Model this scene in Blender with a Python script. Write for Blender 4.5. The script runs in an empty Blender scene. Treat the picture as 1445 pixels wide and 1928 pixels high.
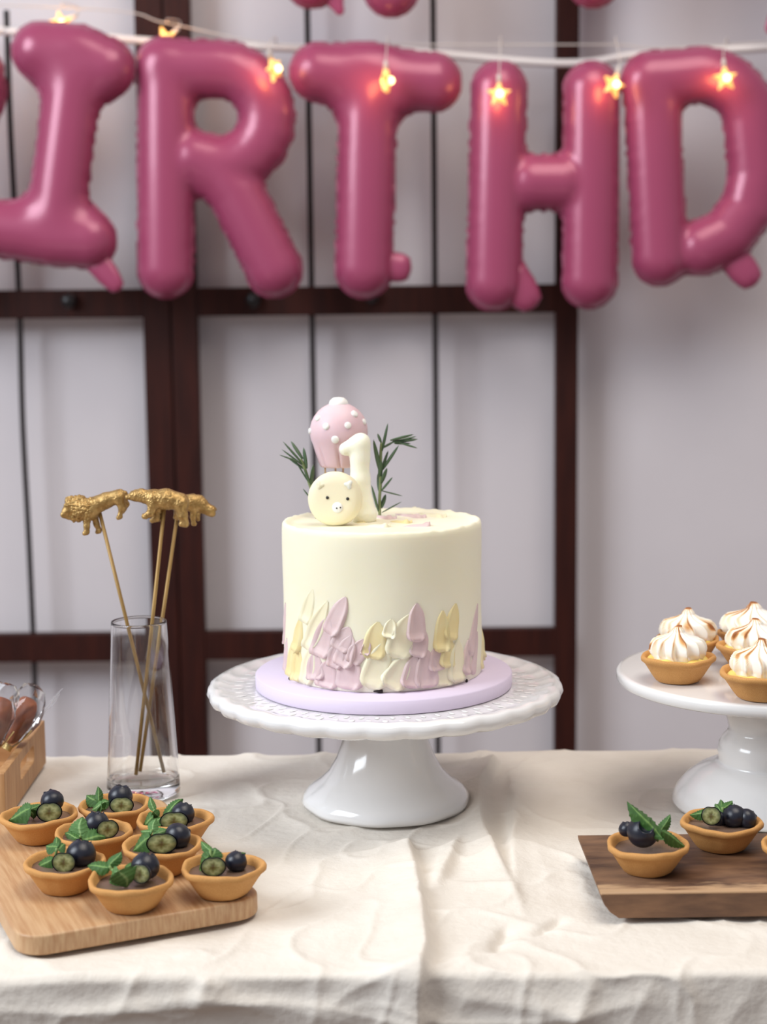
import bpy, bmesh, math, random
import numpy as np
from mathutils import Vector, Matrix, noise

random.seed(7)
RAD = math.radians
SC = bpy.context.scene
COL = SC.collection

# ------------------------------------------------------------------ camera
W_PX, H_PX, F_PX = 1445.0, 1928.0, 2950.0
TZ = 0.75                      # table top height
CAM_H = 0.368                  # camera above table
PITCH, ROLL = RAD(7.0), RAD(0.62)
cam_pos = Vector((0, 0, TZ + CAM_H))
cam_rot = Matrix.Rotation(math.pi / 2 - PITCH, 3, 'X') @ Matrix.Rotation(-ROLL, 3, 'Z')
cd = bpy.data.cameras.new('camera')
cam = bpy.data.objects.new('camera', cd)
COL.objects.link(cam)
cam.matrix_world = Matrix.Translation(cam_pos) @ cam_rot.to_4x4()
cd.sensor_fit = 'VERTICAL'
cd.sensor_height = 24.0
cd.lens = 24.0 * F_PX / H_PX
cd.clip_start = 0.02
cd.dof.use_dof = True
cd.dof.focus_distance = 1.08
cd.dof.aperture_fstop = cd.lens / 8.5
SC.camera = cam

# ------------------------------------------------------------------ light and exposure
SC.view_settings.view_transform = 'Standard'
SC.view_settings.look = 'None'
SC.view_settings.gamma = 1.0
SC.view_settings.use_curve_mapping = False
SC.view_settings.exposure = 0.26
world = bpy.data.worlds.new('world')
SC.world = world
world.use_nodes = True
world.node_tree.nodes['Background'].inputs[0].default_value = (0.80, 0.80, 0.86, 1)
world.node_tree.nodes['Background'].inputs[1].default_value = 0.38


def area_light(name, loc, target, sx, sy, power, color):
    l = bpy.data.lights.new(name, 'AREA')
    l.shape = 'RECTANGLE'
    l.size, l.size_y, l.energy, l.color = sx, sy, power, color
    o = bpy.data.objects.new(name, l)
    COL.objects.link(o)
    o.location = loc
    o.rotation_euler = (Vector(target) - Vector(loc)).to_track_quat('-Z', 'Y').to_euler()
    return o


area_light('window_light', (-2.0, 0.28, 2.25), (0.0, 1.4, 0.95), 1.3, 1.4, 56, (0.86, 0.93, 1.0))
area_light('ceiling_light', (0.45, 0.75, 2.75), (0.2, 1.2, 0.75), 1.3, 1.3, 22, (1.0, 0.91, 0.80))

# ------------------------------------------------------------------ helpers
FR = np.array(cam_rot)


def ray(x, y):
    d = FR @ np.array([(x - W_PX / 2) / F_PX, -(y - H_PX / 2) / F_PX, -1.0])
    return d


def at(x, y, Y):
    """point on the plane at world depth Y seen at pixel x, y"""
    d = ray(x, y)
    t = Y / d[1]
    return Vector((d[0] * t, Y, cam_pos.z + d[2] * t))


def on(x, y, z=0.0):
    """point at height z above the table seen at pixel x, y"""
    d = ray(x, y)
    t = (TZ + z - cam_pos.z) / d[2]
    return Vector((d[0] * t, d[1] * t, TZ + z))


def s2l(c):
    return tuple((v / 12.92 if v <= 0.04045 else ((v + 0.055) / 1.055) ** 2.4) for v in [q / 255.0 for q in c]) + (1.0,)


def mat(name, rgb, rough=0.5, metal=0.0, rgb2=None, nscale=30.0, nstretch=(1, 1, 1), bump=0.0, bscale=80.0,
        bstretch=(1, 1, 1), coat=0.0, sss=0.0, sss_r=(1, .6, .4), sss_s=0.01, spec=0.5, lo=0.35, hi=0.65, detail=4.0, trans=0.0):
    m = bpy.data.materials.new(name)
    m.use_nodes = True
    nt = m.node_tree
    b = nt.nodes['Principled BSDF']
    b.inputs['Base Color'].default_value = s2l(rgb)
    b.inputs['Roughness'].default_value = rough
    b.inputs['Metallic'].default_value = metal
    b.inputs['Specular IOR Level'].default_value = spec
    if coat:
        b.inputs['Coat Weight'].default_value = coat
        b.inputs['Coat Roughness'].default_value = 0.08
    if sss:
        b.inputs['Subsurface Weight'].default_value = sss
        b.inputs['Subsurface Radius'].default_value = sss_r
        b.inputs['Subsurface Scale'].default_value = sss_s
    if trans:
        b.inputs['Transmission Weight'].default_value = trans
    tc = nt.nodes.new('ShaderNodeTexCoord')

    def ntex(scale, stretch, det):
        mp = nt.nodes.new('ShaderNodeMapping')
        mp.inputs['Scale'].default_value = stretch
        nt.links.new(tc.outputs['Object'], mp.inputs['Vector'])
        n = nt.nodes.new('ShaderNodeTexNoise')
        n.inputs['Scale'].default_value = scale
        n.inputs['Detail'].default_value = det
        nt.links.new(mp.outputs['Vector'], n.inputs['Vector'])
        return n
    if rgb2:
        n = ntex(nscale, nstretch, detail)
        r = nt.nodes.new('ShaderNodeValToRGB')
        r.color_ramp.elements[0].position = lo
        r.color_ramp.elements[0].color = s2l(rgb)
        r.color_ramp.elements[1].position = hi
        r.color_ramp.elements[1].color = s2l(rgb2)
        nt.links.new(n.outputs['Fac'], r.inputs['Fac'])
        nt.links.new(r.outputs['Color'], b.inputs['Base Color'])
    if bump:
        n = ntex(bscale, bstretch, 5.0)
        bp = nt.nodes.new('ShaderNodeBump')
        bp.inputs['Strength'].default_value = bump
        bp.inputs['Distance'].default_value = 0.002
        nt.links.new(n.outputs['Fac'], bp.inputs['Height'])
        nt.links.new(bp.outputs['Normal'], b.inputs['Normal'])
    return m


def attr_mat(name, cols, attr, **kw):
    """material whose own colour follows a mesh attribute (0..1), such as how toasted a spot is"""
    m = mat(name, cols[0][1], **kw)
    nt = m.node_tree
    b = nt.nodes['Principled BSDF']
    a = nt.nodes.new('ShaderNodeAttribute')
    a.attribute_name = attr
    r = nt.nodes.new('ShaderNodeValToRGB')
    while len(r.color_ramp.elements) < len(cols):
        r.color_ramp.elements.new(0.5)
    for e, (p, c) in zip(r.color_ramp.elements, cols):
        e.position = p
        e.color = s2l(c)
    nt.links.new(a.outputs['Fac'], r.inputs['Fac'])
    nt.links.new(r.outputs['Color'], b.inputs['Base Color'])
    return m


def film_mat(name, fac, tint=(1, 1, 1), rough=0.06, milk=0.022):
    """thin clear film: mostly see-through with a glossy sheen"""
    m = bpy.data.materials.new(name)
    m.use_nodes = True
    nt = m.node_tree
    nt.nodes.remove(nt.nodes['Principled BSDF'])
    out = nt.nodes['Material Output']
    t = nt.nodes.new('ShaderNodeBsdfTransparent')
    t.inputs[0].default_value = (*tint, 1)
    g = nt.nodes.new('ShaderNodeBsdfGlossy')
    g.inputs['Roughness'].default_value = rough
    f = nt.nodes.new('ShaderNodeFresnel')
    f.inputs['IOR'].default_value = 1.22
    mt = nt.nodes.new('ShaderNodeMath')
    mt.operation = 'ADD'
    mt.inputs[1].default_value = fac
    mt.use_clamp = True
    nt.links.new(f.outputs[0], mt.inputs[0])
    mx = nt.nodes.new('ShaderNodeMixShader')
    nt.links.new(mt.outputs[0], mx.inputs[0])
    nt.links.new(t.outputs[0], mx.inputs[1])
    nt.links.new(g.outputs[0], mx.inputs[2])
    d = nt.nodes.new('ShaderNodeBsdfTranslucent')              # faint milkiness of the film
    d.inputs[0].default_value = (.95, .95, 1, 1)
    d2 = nt.nodes.new('ShaderNodeBsdfDiffuse')
    d2.inputs[0].default_value = (.95, .95, 1, 1)
    md = nt.nodes.new('ShaderNodeMixShader')
    md.inputs[0].default_value = 0.5
    nt.links.new(d.outputs[0], md.inputs[1])
    nt.links.new(d2.outputs[0], md.inputs[2])
    m2 = nt.nodes.new('ShaderNodeMixShader')
    m2.inputs[0].default_value = milk
    nt.links.new(mx.outputs[0], m2.inputs[1])
    nt.links.new(md.outputs[0], m2.inputs[2])
    nt.links.new(m2.outputs[0], out.inputs['Surface'])
    return m


def mesh(name, verts, faces, m=None, smooth=True, attrs=None):
    me = bpy.data.meshes.new(name)
    me.from_pydata([tuple(v) for v in verts], [], [tuple(f) for f in faces])
    if smooth:
        me.polygons.foreach_set('use_smooth', [True] * len(me.polygons))
    if m:
        me.materials.append(m)
    for k, vals in (attrs or {}).items():
        a = me.attributes.new(k, 'FLOAT', 'POINT')
        a.data.foreach_set('value', [float(v) for v in vals])
    me.update()
    return me


def obj(name, me, parent=None, loc=None, rot=None, scale=None, mw=None):
    o = bpy.data.objects.new(name, me)
    COL.objects.link(o)
    if parent:
        o.parent = parent
    if mw is not None:
        o.matrix_basis = mw
    else:
        if loc is not None:
            o.location = loc
        if rot is not None:
            o.rotation_euler = rot
        if scale is not None:
            o.scale = scale if hasattr(scale, '__len__') else (scale,) * 3
    return o


def tag(o, label, cat, group=None):
    o['label'] = label
    o['category'] = cat
    if group:
        o['group'] = group
    return o


def thing(name, label, cat, loc=(0, 0, 0), group=None):
    o = obj(name, None, loc=loc)
    o.empty_display_size = 0.02
    return tag(o, label, cat, group)


def structure(name, me, loc=None):
    o = obj(name, me, loc=loc)
    o['kind'] = 'structure'
    return o


class Geo:
    def __init__(s):
        s.v, s.f = [], []

    def add(s, vf, mw=None):
        v, f = vf
        n = len(s.v)
        s.v += [tuple(mw @ Vector(p)) if mw is not None else tuple(p) for p in v]
        s.f += [tuple(i + n for i in q) for q in f]
        return s

    def mesh(s, name, m, smooth=True):
        return mesh(name, s.v, s.f, m, smooth)


def lathe(prof, n=48, fn=None):
    """profile of (r, z); fn(r, z, angle, index) -> (r, z)"""
    v, f, rings = [], [], []
    for k, (r, z) in enumerate(prof):
        if r <= 1e-9:
            rings.append([len(v)])
            v.append((0, 0, z))
        else:
            ids = []
            for i in range(n):
                a = 2 * math.pi * i / n
                rr, zz = fn(r, z, a, k) if fn else (r, z)
                ids.append(len(v))
                v.append((rr * math.cos(a), rr * math.sin(a), zz))
            rings.append(ids)
    for A, B in zip(rings, rings[1:]):
        if len(A) == 1 and len(B) == 1:
            continue
        for i in range(n):
            j = (i + 1) % n
            if len(A) == 1:
                f.append((A[0], B[j], B[i]))
            elif len(B) == 1:
                f.append((A[i], A[j], B[0]))
            else:
                f.append((A[i], A[j], B[j], B[i]))
    return v, f


def spline(pts, n):
    """Catmull-Rom through points (any dimension), n samples per span"""
    P = [np.array(p, float) for p in pts]
    P = [2 * P[0] - P[1]] + P + [2 * P[-1] - P[-2]]
    out = []
    for i in range(1, len(P) - 2):
        for k in range(n):
            t = k / n
            a, b, c, d = P[i - 1:i + 3]
            out.append(0.5 * (2 * b + (c - a) * t + (2 * a - 5 * b + 4 * c - d) * t * t + (3 * b - a - 3 * c + d) * t ** 3))
    out.append(P[-2])
    return out


def tube(pts, rad, n=10, flat=1.0, cap=True):
    """round tube along points; rad is a number or one per point"""
    P = [Vector(p) for p in pts]
    R = rad if hasattr(rad, '__len__') else [rad] * len(P)
    v, f = [], []
    t0 = (P[1] - P[0]).normalized()
    up = Vector((0, 0, 1)) if abs(t0.z) < 0.9 else Vector((0, 1, 0))
    nrm = (up - t0 * up.dot(t0)).normalized()
    for i, p in enumerate(P):
        t = (P[min(i + 1, len(P) - 1)] - P[max(i - 1, 0)]).normalized()
        nrm = (nrm - t * nrm.dot(t)).normalized()
        b = t.cross(nrm)
        for k in range(n):
            a = 2 * math.pi * k / n
            v.append(p + nrm * math.cos(a) * R[i] * flat + b * math.sin(a) * R[i])
    for i in range(len(P) - 1):
        for k in range(n):
            j = (k + 1) % n
            f.append((i * n + k, i * n + j, (i + 1) * n + j, (i + 1) * n + k))
    if cap:
        f.append(tuple(reversed(range(n))))
        f.append(tuple((len(P) - 1) * n + k for k in range(n)))
    return v, f


def box(x0, x1, y0, y1, z0, z1, bev=0.0, seg=2):
    bm = bmesh.new()
    bmesh.ops.create_cube(bm, size=1.0)
    for q in bm.verts:
        q.co = Vector((x0 + (q.co.x + .5) * (x1 - x0), y0 + (q.co.y + .5) * (y1 - y0), z0 + (q.co.z + .5) * (z1 - z0)))
    if bev:
        bmesh.ops.bevel(bm, geom=list(bm.edges), offset=bev, segments=seg, profile=0.7, affect='EDGES')
    bm.verts.index_update()
    v = [q.co.copy() for q in bm.verts]
    f = [tuple(w.index for w in q.verts) for q in bm.faces]
    bm.free()
    return v, f


def slab(name, loops, depth, m, bev=0.0, bres=2):
    """polygon (first loop) with holes (other loops) in xy, extruded along z around 0"""
    cu = bpy.data.curves.new(name, 'CURVE')
    cu.dimensions = '2D'
    cu.fill_mode = 'BOTH'
    cu.extrude = depth / 2 - bev
    cu.bevel_depth = bev
    cu.bevel_resolution = bres
    cu.offset = -bev
    for lp in loops:
        s = cu.splines.new('POLY')
        s.points.add(len(lp) - 1)
        for p, q in zip(s.points, lp):
            p.co = (q[0], q[1], 0, 1)
        s.use_cyclic_u = True
    t = bpy.data.objects.new(name, cu)
    COL.objects.link(t)
    me = bpy.data.meshes.new_from_object(t.evaluated_get(bpy.context.evaluated_depsgraph_get()))
    bpy.data.objects.remove(t)
    bpy.data.curves.remove(cu)
    me.name = name
    me.materials.clear()
    me.materials.append(m)
    return me


def round_rect(x0, x1, y0, y1, r, n=8):
    out = []
    for cx, cy, a0 in ((x1 - r, y1 - r, 0), (x0 + r, y1 - r, 90), (x0 + r, y0 + r, 180), (x1 - r, y0 + r, 270)):
        for k in range(n + 1):
            a = RAD(a0 + 90 * k / n)
            out.append((cx + r * math.cos(a), cy + r * math.sin(a)))
    return out


# ---- distance fields and their surfaces (used for soft, swollen and animal shapes)
def caps(X, Y, Z, a, b, ra, rb):
    ax, ay, az = a
    d = np.array(b, float) - np.array(a, float)
    L = max(float(d @ d), 1e-12)
    t = np.clip(((X - ax) * d[0] + (Y - ay) * d[1] + (Z - az) * d[2]) / L, 0, 1)
    return np.sqrt((X - ax - d[0] * t) ** 2 + (Y - ay - d[1] * t) ** 2 + (Z - az - d[2] * t) ** 2) - (ra + (rb - ra) * t), t


def smin(a, b, k):
    h = np.clip(0.5 + 0.5 * (b - a) / k, 0, 1)
    return b + (a - b) * h - k * h * (1 - h)


def nets(F, lo, h):
    """naive surface nets: zero set of the sampled field as quads"""
    nx, ny, nz = F.shape
    S = F < 0
    corners = [(i, j, k) for i in (0, 1) for j in (0, 1) for k in (0, 1)]
    acc = np.zeros((nx - 1, ny - 1, nz - 1, 3))
    cnt = np.zeros((nx - 1, ny - 1, nz - 1))

    def sub(A, c):
        return A[c[0]:nx - 1 + c[0], c[1]:ny - 1 + c[1], c[2]:nz - 1 + c[2]]
    for c in corners:
        for ax in range(3):
            if c[ax]:
                continue
            e = list(c)
            e[ax] = 1
            fa, fb = sub(F, c), sub(F, e)
            x = (fa < 0) != (fb < 0)
            den = np.where(x, fa - fb, 1)
            t = np.where(x, fa / den, 0)
            for q in range(3):
                acc[..., q] += np.where(x, c[q] + (t if q == ax else 0), 0)
            cnt += x
    act = cnt > 0
    idx = -np.ones(act.shape, int)
    idx[act] = np.arange(act.sum())
    pos = np.argwhere(act) + acc[act] / cnt[act][:, None]
    V = pos * np.array(h) + np.array(lo)
    faces = []
    for ax in range(3):
        u, w = (ax + 1) % 3, (ax + 2) % 3
        sl0 = [slice(1, -1)] * 3
        sl0[ax] = slice(0, -1)
        sl1 = [slice(1, -1)] * 3
        sl1[ax] = slice(1, None)
        a, b = S[tuple(sl0)], S[tuple(sl1)]
        for flip, M in ((False, a & ~b), (True, ~a & b)):
            I = np.argwhere(M)
            if not len(I):
                continue
            for q in range(3):
                if q != ax:
                    I[:, q] += 1
            du, dw = np.zeros(3, int), np.zeros(3, int)
            du[u], dw[w] = 1, 1
            q = [I - du - dw, I - dw, I, I - du]
            qd = np.stack([idx[p[:, 0], p[:, 1], p[:, 2]] for p in q], 1)
            faces.append(qd[:, ::-1] if flip else qd)
    Fc = np.concatenate(faces)
    Fc = Fc[(Fc >= 0).all(1)]
    return V.tolist(), Fc.tolist()


def grid3(lo, hi, h):
    h = np.array(h if hasattr(h, '__len__') else (h, h, h), float)
    ax = [np.arange(lo[i], hi[i] + h[i], h[i]) for i in range(3)]
    return np.meshgrid(*ax, indexing='ij') + [h]


def vnoise(x, y, seed=0):
    """smooth 2-d value noise in -1..1 (numpy)"""
    rs = np.random.RandomState(seed)
    T = rs.uniform(-1, 1, (256, 256))
    xi, yi = np.floor(x).astype(int), np.floor(y).astype(int)
    fx, fy = x - xi, y - yi
    fx, fy = fx * fx * (3 - 2 * fx), fy * fy * (3 - 2 * fy)
    g = lambda i, j: T[(xi + i) % 256, (yi + j) % 256]
    return (g(0, 0) * (1 - fx) + g(1, 0) * fx) * (1 - fy) + (g(0, 1) * (1 - fx) + g(1, 1) * fx) * fy


# ------------------------------------------------------------------ materials
M = {
    'wall': mat('wall_paint', (214, 207, 210), 0.85, rgb2=(209, 202, 205), nscale=4, bump=0.05, bscale=120),
    'floor': mat('floor_boards', (120, 92, 70), 0.5, rgb2=(96, 70, 52), nscale=6, nstretch=(1, 12, 1)),
    'darkwood': mat('dark_stained_wood', (44, 17, 13), 0.55, spec=0.2, rgb2=(58, 23, 16), nscale=14, nstretch=(6, 6, 0.6), bump=0.15, bscale=60, bstretch=(6, 6, 0.5)),
    'cord': mat('dark_cord', (30, 20, 20), 0.7),
    'knob': mat('black_peg', (22, 18, 20), 0.35),
    'pink': mat('pink_foil', (160, 69, 102), 0.30, metal=0.10, bump=0.14, bscale=22, coat=0.12, spec=0.5),
    'pinkseam': mat('pink_foil_seam', (148, 62, 92), 0.4, metal=0.1),
    'ribbon': mat('white_ribbon', (232, 224, 220), 0.6),
    'wire': mat('pale_wire', (216, 206, 198), 0.4),
    'cloth': mat('cream_linen', (220, 212, 201), 0.9, rgb2=(227, 220, 210), nscale=18, bump=0.5, bscale=130, spec=0.15),
    'porcelain': mat('white_porcelain', (232, 231, 230), 0.12, bump=0.12, bscale=22, coat=0.5),
    'enamel': mat('white_gloss_enamel', (232, 230, 228), 0.16, coat=0.3),
    'board_lav': mat('lavender_card', (218, 205, 226), 0.6, bump=0.08, bscale=200),
    'cream': mat('pale_yellow_cream', (244, 237, 208), 0.55, rgb2=(246, 241, 218), nscale=9, bump=0.10, bscale=60, sss=0.25, sss_r=(1, .8, .5), sss_s=0.006),
    'c_yellow': mat('yellow_cream', (238, 218, 160), 0.5, rgb2=(242, 228, 182), nscale=40, bump=0.15, bscale=110, sss=0.2, sss_s=0.005),
    'c_pale': mat('ivory_cream', (242, 232, 198), 0.5, rgb2=(244, 236, 206), nscale=40, bump=0.15, bscale=110, sss=0.2, sss_s=0.005),
    'c_pink': mat('mauve_cream', (216, 188, 188), 0.5, rgb2=(226, 202, 200), nscale=40, bump=0.15, bscale=110, sss=0.2, sss_s=0.005),
    'c_white': mat('white_cream', (240, 232, 220), 0.5, bump=0.1, bscale=110),
    'choc': mat('chocolate_crumb', (34, 20, 22), 0.8),
    'wax': mat('ivory_wax', (250, 245, 226), 0.38, sss=0.5, sss_r=(1, .8, .5), sss_s=0.01),
    'macaron': mat('yellow_macaron', (240, 230, 198), 0.6, sss=0.2, sss_s=0.006, bump=0.05, bscale=300),
    'icing_w': mat('white_icing', (246, 242, 236), 0.5, sss=0.2, sss_s=0.004),
    'icing_k': mat('black_icing', (22, 17, 16), 0.3),
    'fondant': mat('pink_fondant', (230, 200, 204), 0.5, rgb2=(224, 192, 198), nscale=30, sss=0.3, sss_s=0.008, bump=0.05, bscale=60),
    'pick': mat('toothpick_wood', (214, 184, 142), 0.6),
    'rosemary': mat('rosemary_green', (50, 74, 46), 0.5, rgb2=(88, 112, 80), nscale=160, bump=0.1),
    'rosestem': mat('rosemary_stem', (126, 138, 92), 0.6),
    'stick': mat('gold_stained_stick', (176, 142, 84), 0.45, metal=0.25, rgb2=(150, 118, 66), nscale=40, nstretch=(4, 4, .4)),
    'gold': mat('gold_paint', (190, 156, 98), 0.33, metal=0.6, rgb2=(156, 122, 70), nscale=220, bump=0.5, bscale=420),
    'crust': mat('baked_crust', (216, 164, 100), 0.65, rgb2=(198, 140, 78), nscale=60, bump=0.35, bscale=260, spec=0.3),
    'ganache': mat('brown_filling', (124, 100, 88), 0.22, rgb2=(106, 86, 70), nscale=60, bump=0.05),
    'curd': mat('lemon_curd', (246, 214, 116), 0.35, sss=0.3, sss_s=0.005, bump=0.2, bscale=90),
    'berry': mat('blueberry_skin', (21, 23, 34), 0.30, rgb2=(48, 54, 74), nscale=120, lo=0.45, hi=0.85, bump=0.08, bscale=300),
    'pulp': attr_mat('blueberry_flesh', [(0.0, (92, 78, 44)), (0.25, (112, 112, 64)), (0.60, (156, 158, 110)), (0.86, (112, 118, 74)), (1.0, (52, 56, 44))], 'ripe', rough=0.2, sss=0.15, sss_s=0.003, coat=0.4, bump=0.12, bscale=300),
    'mint': attr_mat('mint_green', [(0.0, (50, 92, 34)), (0.4, (66, 110, 46)), (1.0, (126, 162, 88))], 'vein', rough=0.45, bump=0.3, bscale=260),
    'mint2': attr_mat('pale_mint_green', [(0.0, (74, 118, 56)), (0.4, (92, 136, 74)), (1.0, (150, 184, 120))], 'vein', rough=0.5, bump=0.3, bscale=260),
    'mintstem': mat('mint_stem_green', (118, 146, 84), 0.5),
    'bamboo': mat('bamboo_board_wood', (200, 164, 124), 0.45, rgb2=(180, 138, 98), nscale=26, nstretch=(16, 1.0, 3), bump=0.04, bscale=60, bstretch=(10, 1, 3)),
    'walnut': mat('brown_board_wood', (76, 50, 35), 0.55, rgb2=(130, 94, 66), nscale=22, nstretch=(1.0, 3.4, 3.4), bump=0.45, bscale=45, bstretch=(1, 3, 3), detail=6),
    'crate': mat('pine_crate_wood', (184, 142, 98), 0.55, rgb2=(164, 120, 78), nscale=16, nstretch=(14, 1.2, 14), bump=0.05, bscale=50),
    'bread': mat('brown_pastry', (146, 78, 40), 0.6, rgb2=(104, 54, 32), nscale=50, bump=0.3, bscale=160),
    'tie': mat('gold_twist_tie', (214, 190, 130), 0.3, metal=0.6),
    'film': film_mat('cellophane', 0.03),
    'film2': film_mat('pleated_cellophane', 0.08, rough=0.3, milk=0.22),
    'glass': None,
}
g = mat('clear_glass', (255, 255, 255), 0.0, trans=1.0)
g.node_tree.nodes['Principled BSDF'].inputs['IOR'].default_value = 1.47
M['glass'] = g
star = mat('lit_star_plastic', (255, 214, 130), 0.4)
_b = star.node_tree.nodes['Principled BSDF']
_b.inputs['Emission Color'].default_value = (1.0, 0.42, 0.10, 1)
_b.inputs['Emission Strength'].default_value = 0.8
bulb = mat('lit_bulb', (255, 240, 200), 0.4)
_b = bulb.node_tree.nodes['Principled BSDF']
_b.inputs['Emission Color'].default_value = (1.0, 0.72, 0.30, 1)
_b.inputs['Emission Strength'].default_value = 4.5
toast = attr_mat('toasted_meringue', [(0.0, (250, 244, 234)), (0.45, (246, 232, 208)), (0.75, (214, 160, 96)), (1.0, (150, 90, 44))], 'toast',
                 rough=0.45, sss=0.3, sss_s=0.006)

# ------------------------------------------------------------------ setting
D_WALL, D_FRAME, D_BAL = 2.35, 2.295, 2.19
structure('wall_back', mesh('wall_back', *box(-3.2, 3.2, D_WALL, D_WALL + 0.1, 0, 2.9), M['wall'], False))
structure('floor', mesh('floor', *box(-3.2, 3.2, -2.5, D_WALL, -0.05, 0), M['floor'], False))


def frame_panel(label, xs_px, cords, knobs, rails_px, top_z):
    """dark wooden frame leaning on nothing: stiles, rails, thin upright cords, pegs"""
    y0, y1 = D_FRAME, D_FRAME + 0.022
    root = thing('wooden_frame_screen', label, 'screen', (0, D_FRAME, 0))
    off = Vector((0, -D_FRAME, 0))

    def put(name, vf, m, smooth=False):
        v, f = vf
        obj(name, mesh(name, [Vector(p) + off for p in v], f, m, smooth), root)
    xl, xr = xs_px
    for a, b in (xl, xr):
        put('stile', box(a, b, y0, y1, 0, top_z, 0.002), M['darkwood'])
    for z0, z1 in rails_px:
        put('rail', box(xl[1], xr[0], y0 + 0.001, y1 - 0.001, z0, z1, 0.002), M['darkwood'])
    for pts in cords:
        put('cord', tube(spline(pts, 6), 0.0042, 8), M['cord'], True)
    for p in knobs:
        v, f = lathe([(0, 0.016), (0.007, 0.0155), (0.0105, 0.012), (0.011, 0.007), (0.007, 0.003), (0.006, -0.004), (0, -0.004)], 20)
        mw = Matrix.Translation(p) @ Matrix.Rotation(math.pi / 2, 4, 'X')
        put('peg', ([mw @ Vector(q) for q in v], f), M['knob'], True)
    return root


def zpx(x, y, D=D_FRAME):
    return at(x, y, D).z


def xpx(x, y=700, D=D_FRAME):
    return at(x, y, D).x


z1a, z1b = zpx(722, 592), zpx(722, 538)
z2a, z2b = zpx(722, 1240), zpx(722, 1187)
rails = [(z2a, z2b), (z1a, z1b), (1.86, 1.9), (0.08, 0.12)]
dy = D_FRAME + 0.011
cx1, cx2 = xpx(589), xpx(821)
frame_panel('wide dark wooden frame screen behind the cake, two straight upright cords',
            ((xpx(326), xpx(374)), (xpx(1047), xpx(1089))),
            [[(c, dy, 0.1), (c, dy, 0.7), (c, dy, 1.3), (c, dy, 1.88)] for c in (cx1, cx2)],
            [at(478, 565, D_FRAME), at(700, 557, D_FRAME)], rails, 1.92)
frame_panel('dark wooden frame screen behind the glass vase, one bowed cord',
            ((xpx(-420), xpx(-375)), (xpx(272), xpx(323))),
            [[at(12, 20, dy), at(20, 250, dy), at(36, 560, dy), at(43, 800, dy), at(56, 1050, dy), at(66, 1300, dy), at(70, 1600, dy)]],
            [at(132, 567, D_FRAME)], [(a - 0.0005, b - 0.0005) for a, b in rails], 1.92)

# ------------------------------------------------------------------ tablecloth over the table
Y_FRONT = on(722, 1828).y
Y_BACK = on(722, 1409).y
X_T = 0.80
DROP = TZ - 0.012
BR = 0.007


def cloth_uv(p):
    """pixel -> (u, v) on the unrolled cloth: v is depth on the top, then continues down the front"""
    x, y = p
    if y <= 1828:
        q = on(x, y)
        return (q.x, q.y)
    q = at(x, y, Y_FRONT)
    return (q.x, Y_FRONT - (TZ - q.z))


def fold(U, V, px, amp, wl, wr, taper=(0.15, 0.15)):
    """ridge along a polyline given in pixels: wl, wr = how far it falls off to the left and right"""
    P = np.array([cloth_uv(p) for p in px])
    seg = np.linalg.norm(np.diff(P, axis=0), axis=1)
    tot = seg.sum()
    best = np.full(U.shape, 1e9)
    side = np.zeros(U.shape)
    tt = np.zeros(U.shape)
    s0 = 0
    for a, b, L in zip(P, P[1:], seg):
        d = (b - a) / L
        t = np.clip(((U - a[0]) * d[0] + (V - a[1]) * d[1]), 0, L)
        rx, ry = U - a[0] - d[0] * t, V - a[1] - d[1] * t
        dist = np.hypot(rx, ry)
        m = dist < best
        best = np.where(m, dist, best)
        side = np.where(m, d[0] * ry - d[1] * rx, side)
        tt = np.where(m, (s0 + t) / tot, tt)
        s0 += L
    # path runs towards the viewer (v falling): positive side = right of the picture
    w = np.where(side > 0, wr, wl)
    ta = np.clip(tt / max(taper[0], 1e-6), 0, 1) * np.clip((1 - tt) / max(taper[1], 1e-6), 0, 1)
    return amp * np.exp(-(best / w) ** 1.5) * ta


CC_XY = at(731, 1508, 1.17)
SC_XY = at(1441, 1523, 1.15)
vb_xy = on(271, 1492)


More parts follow.
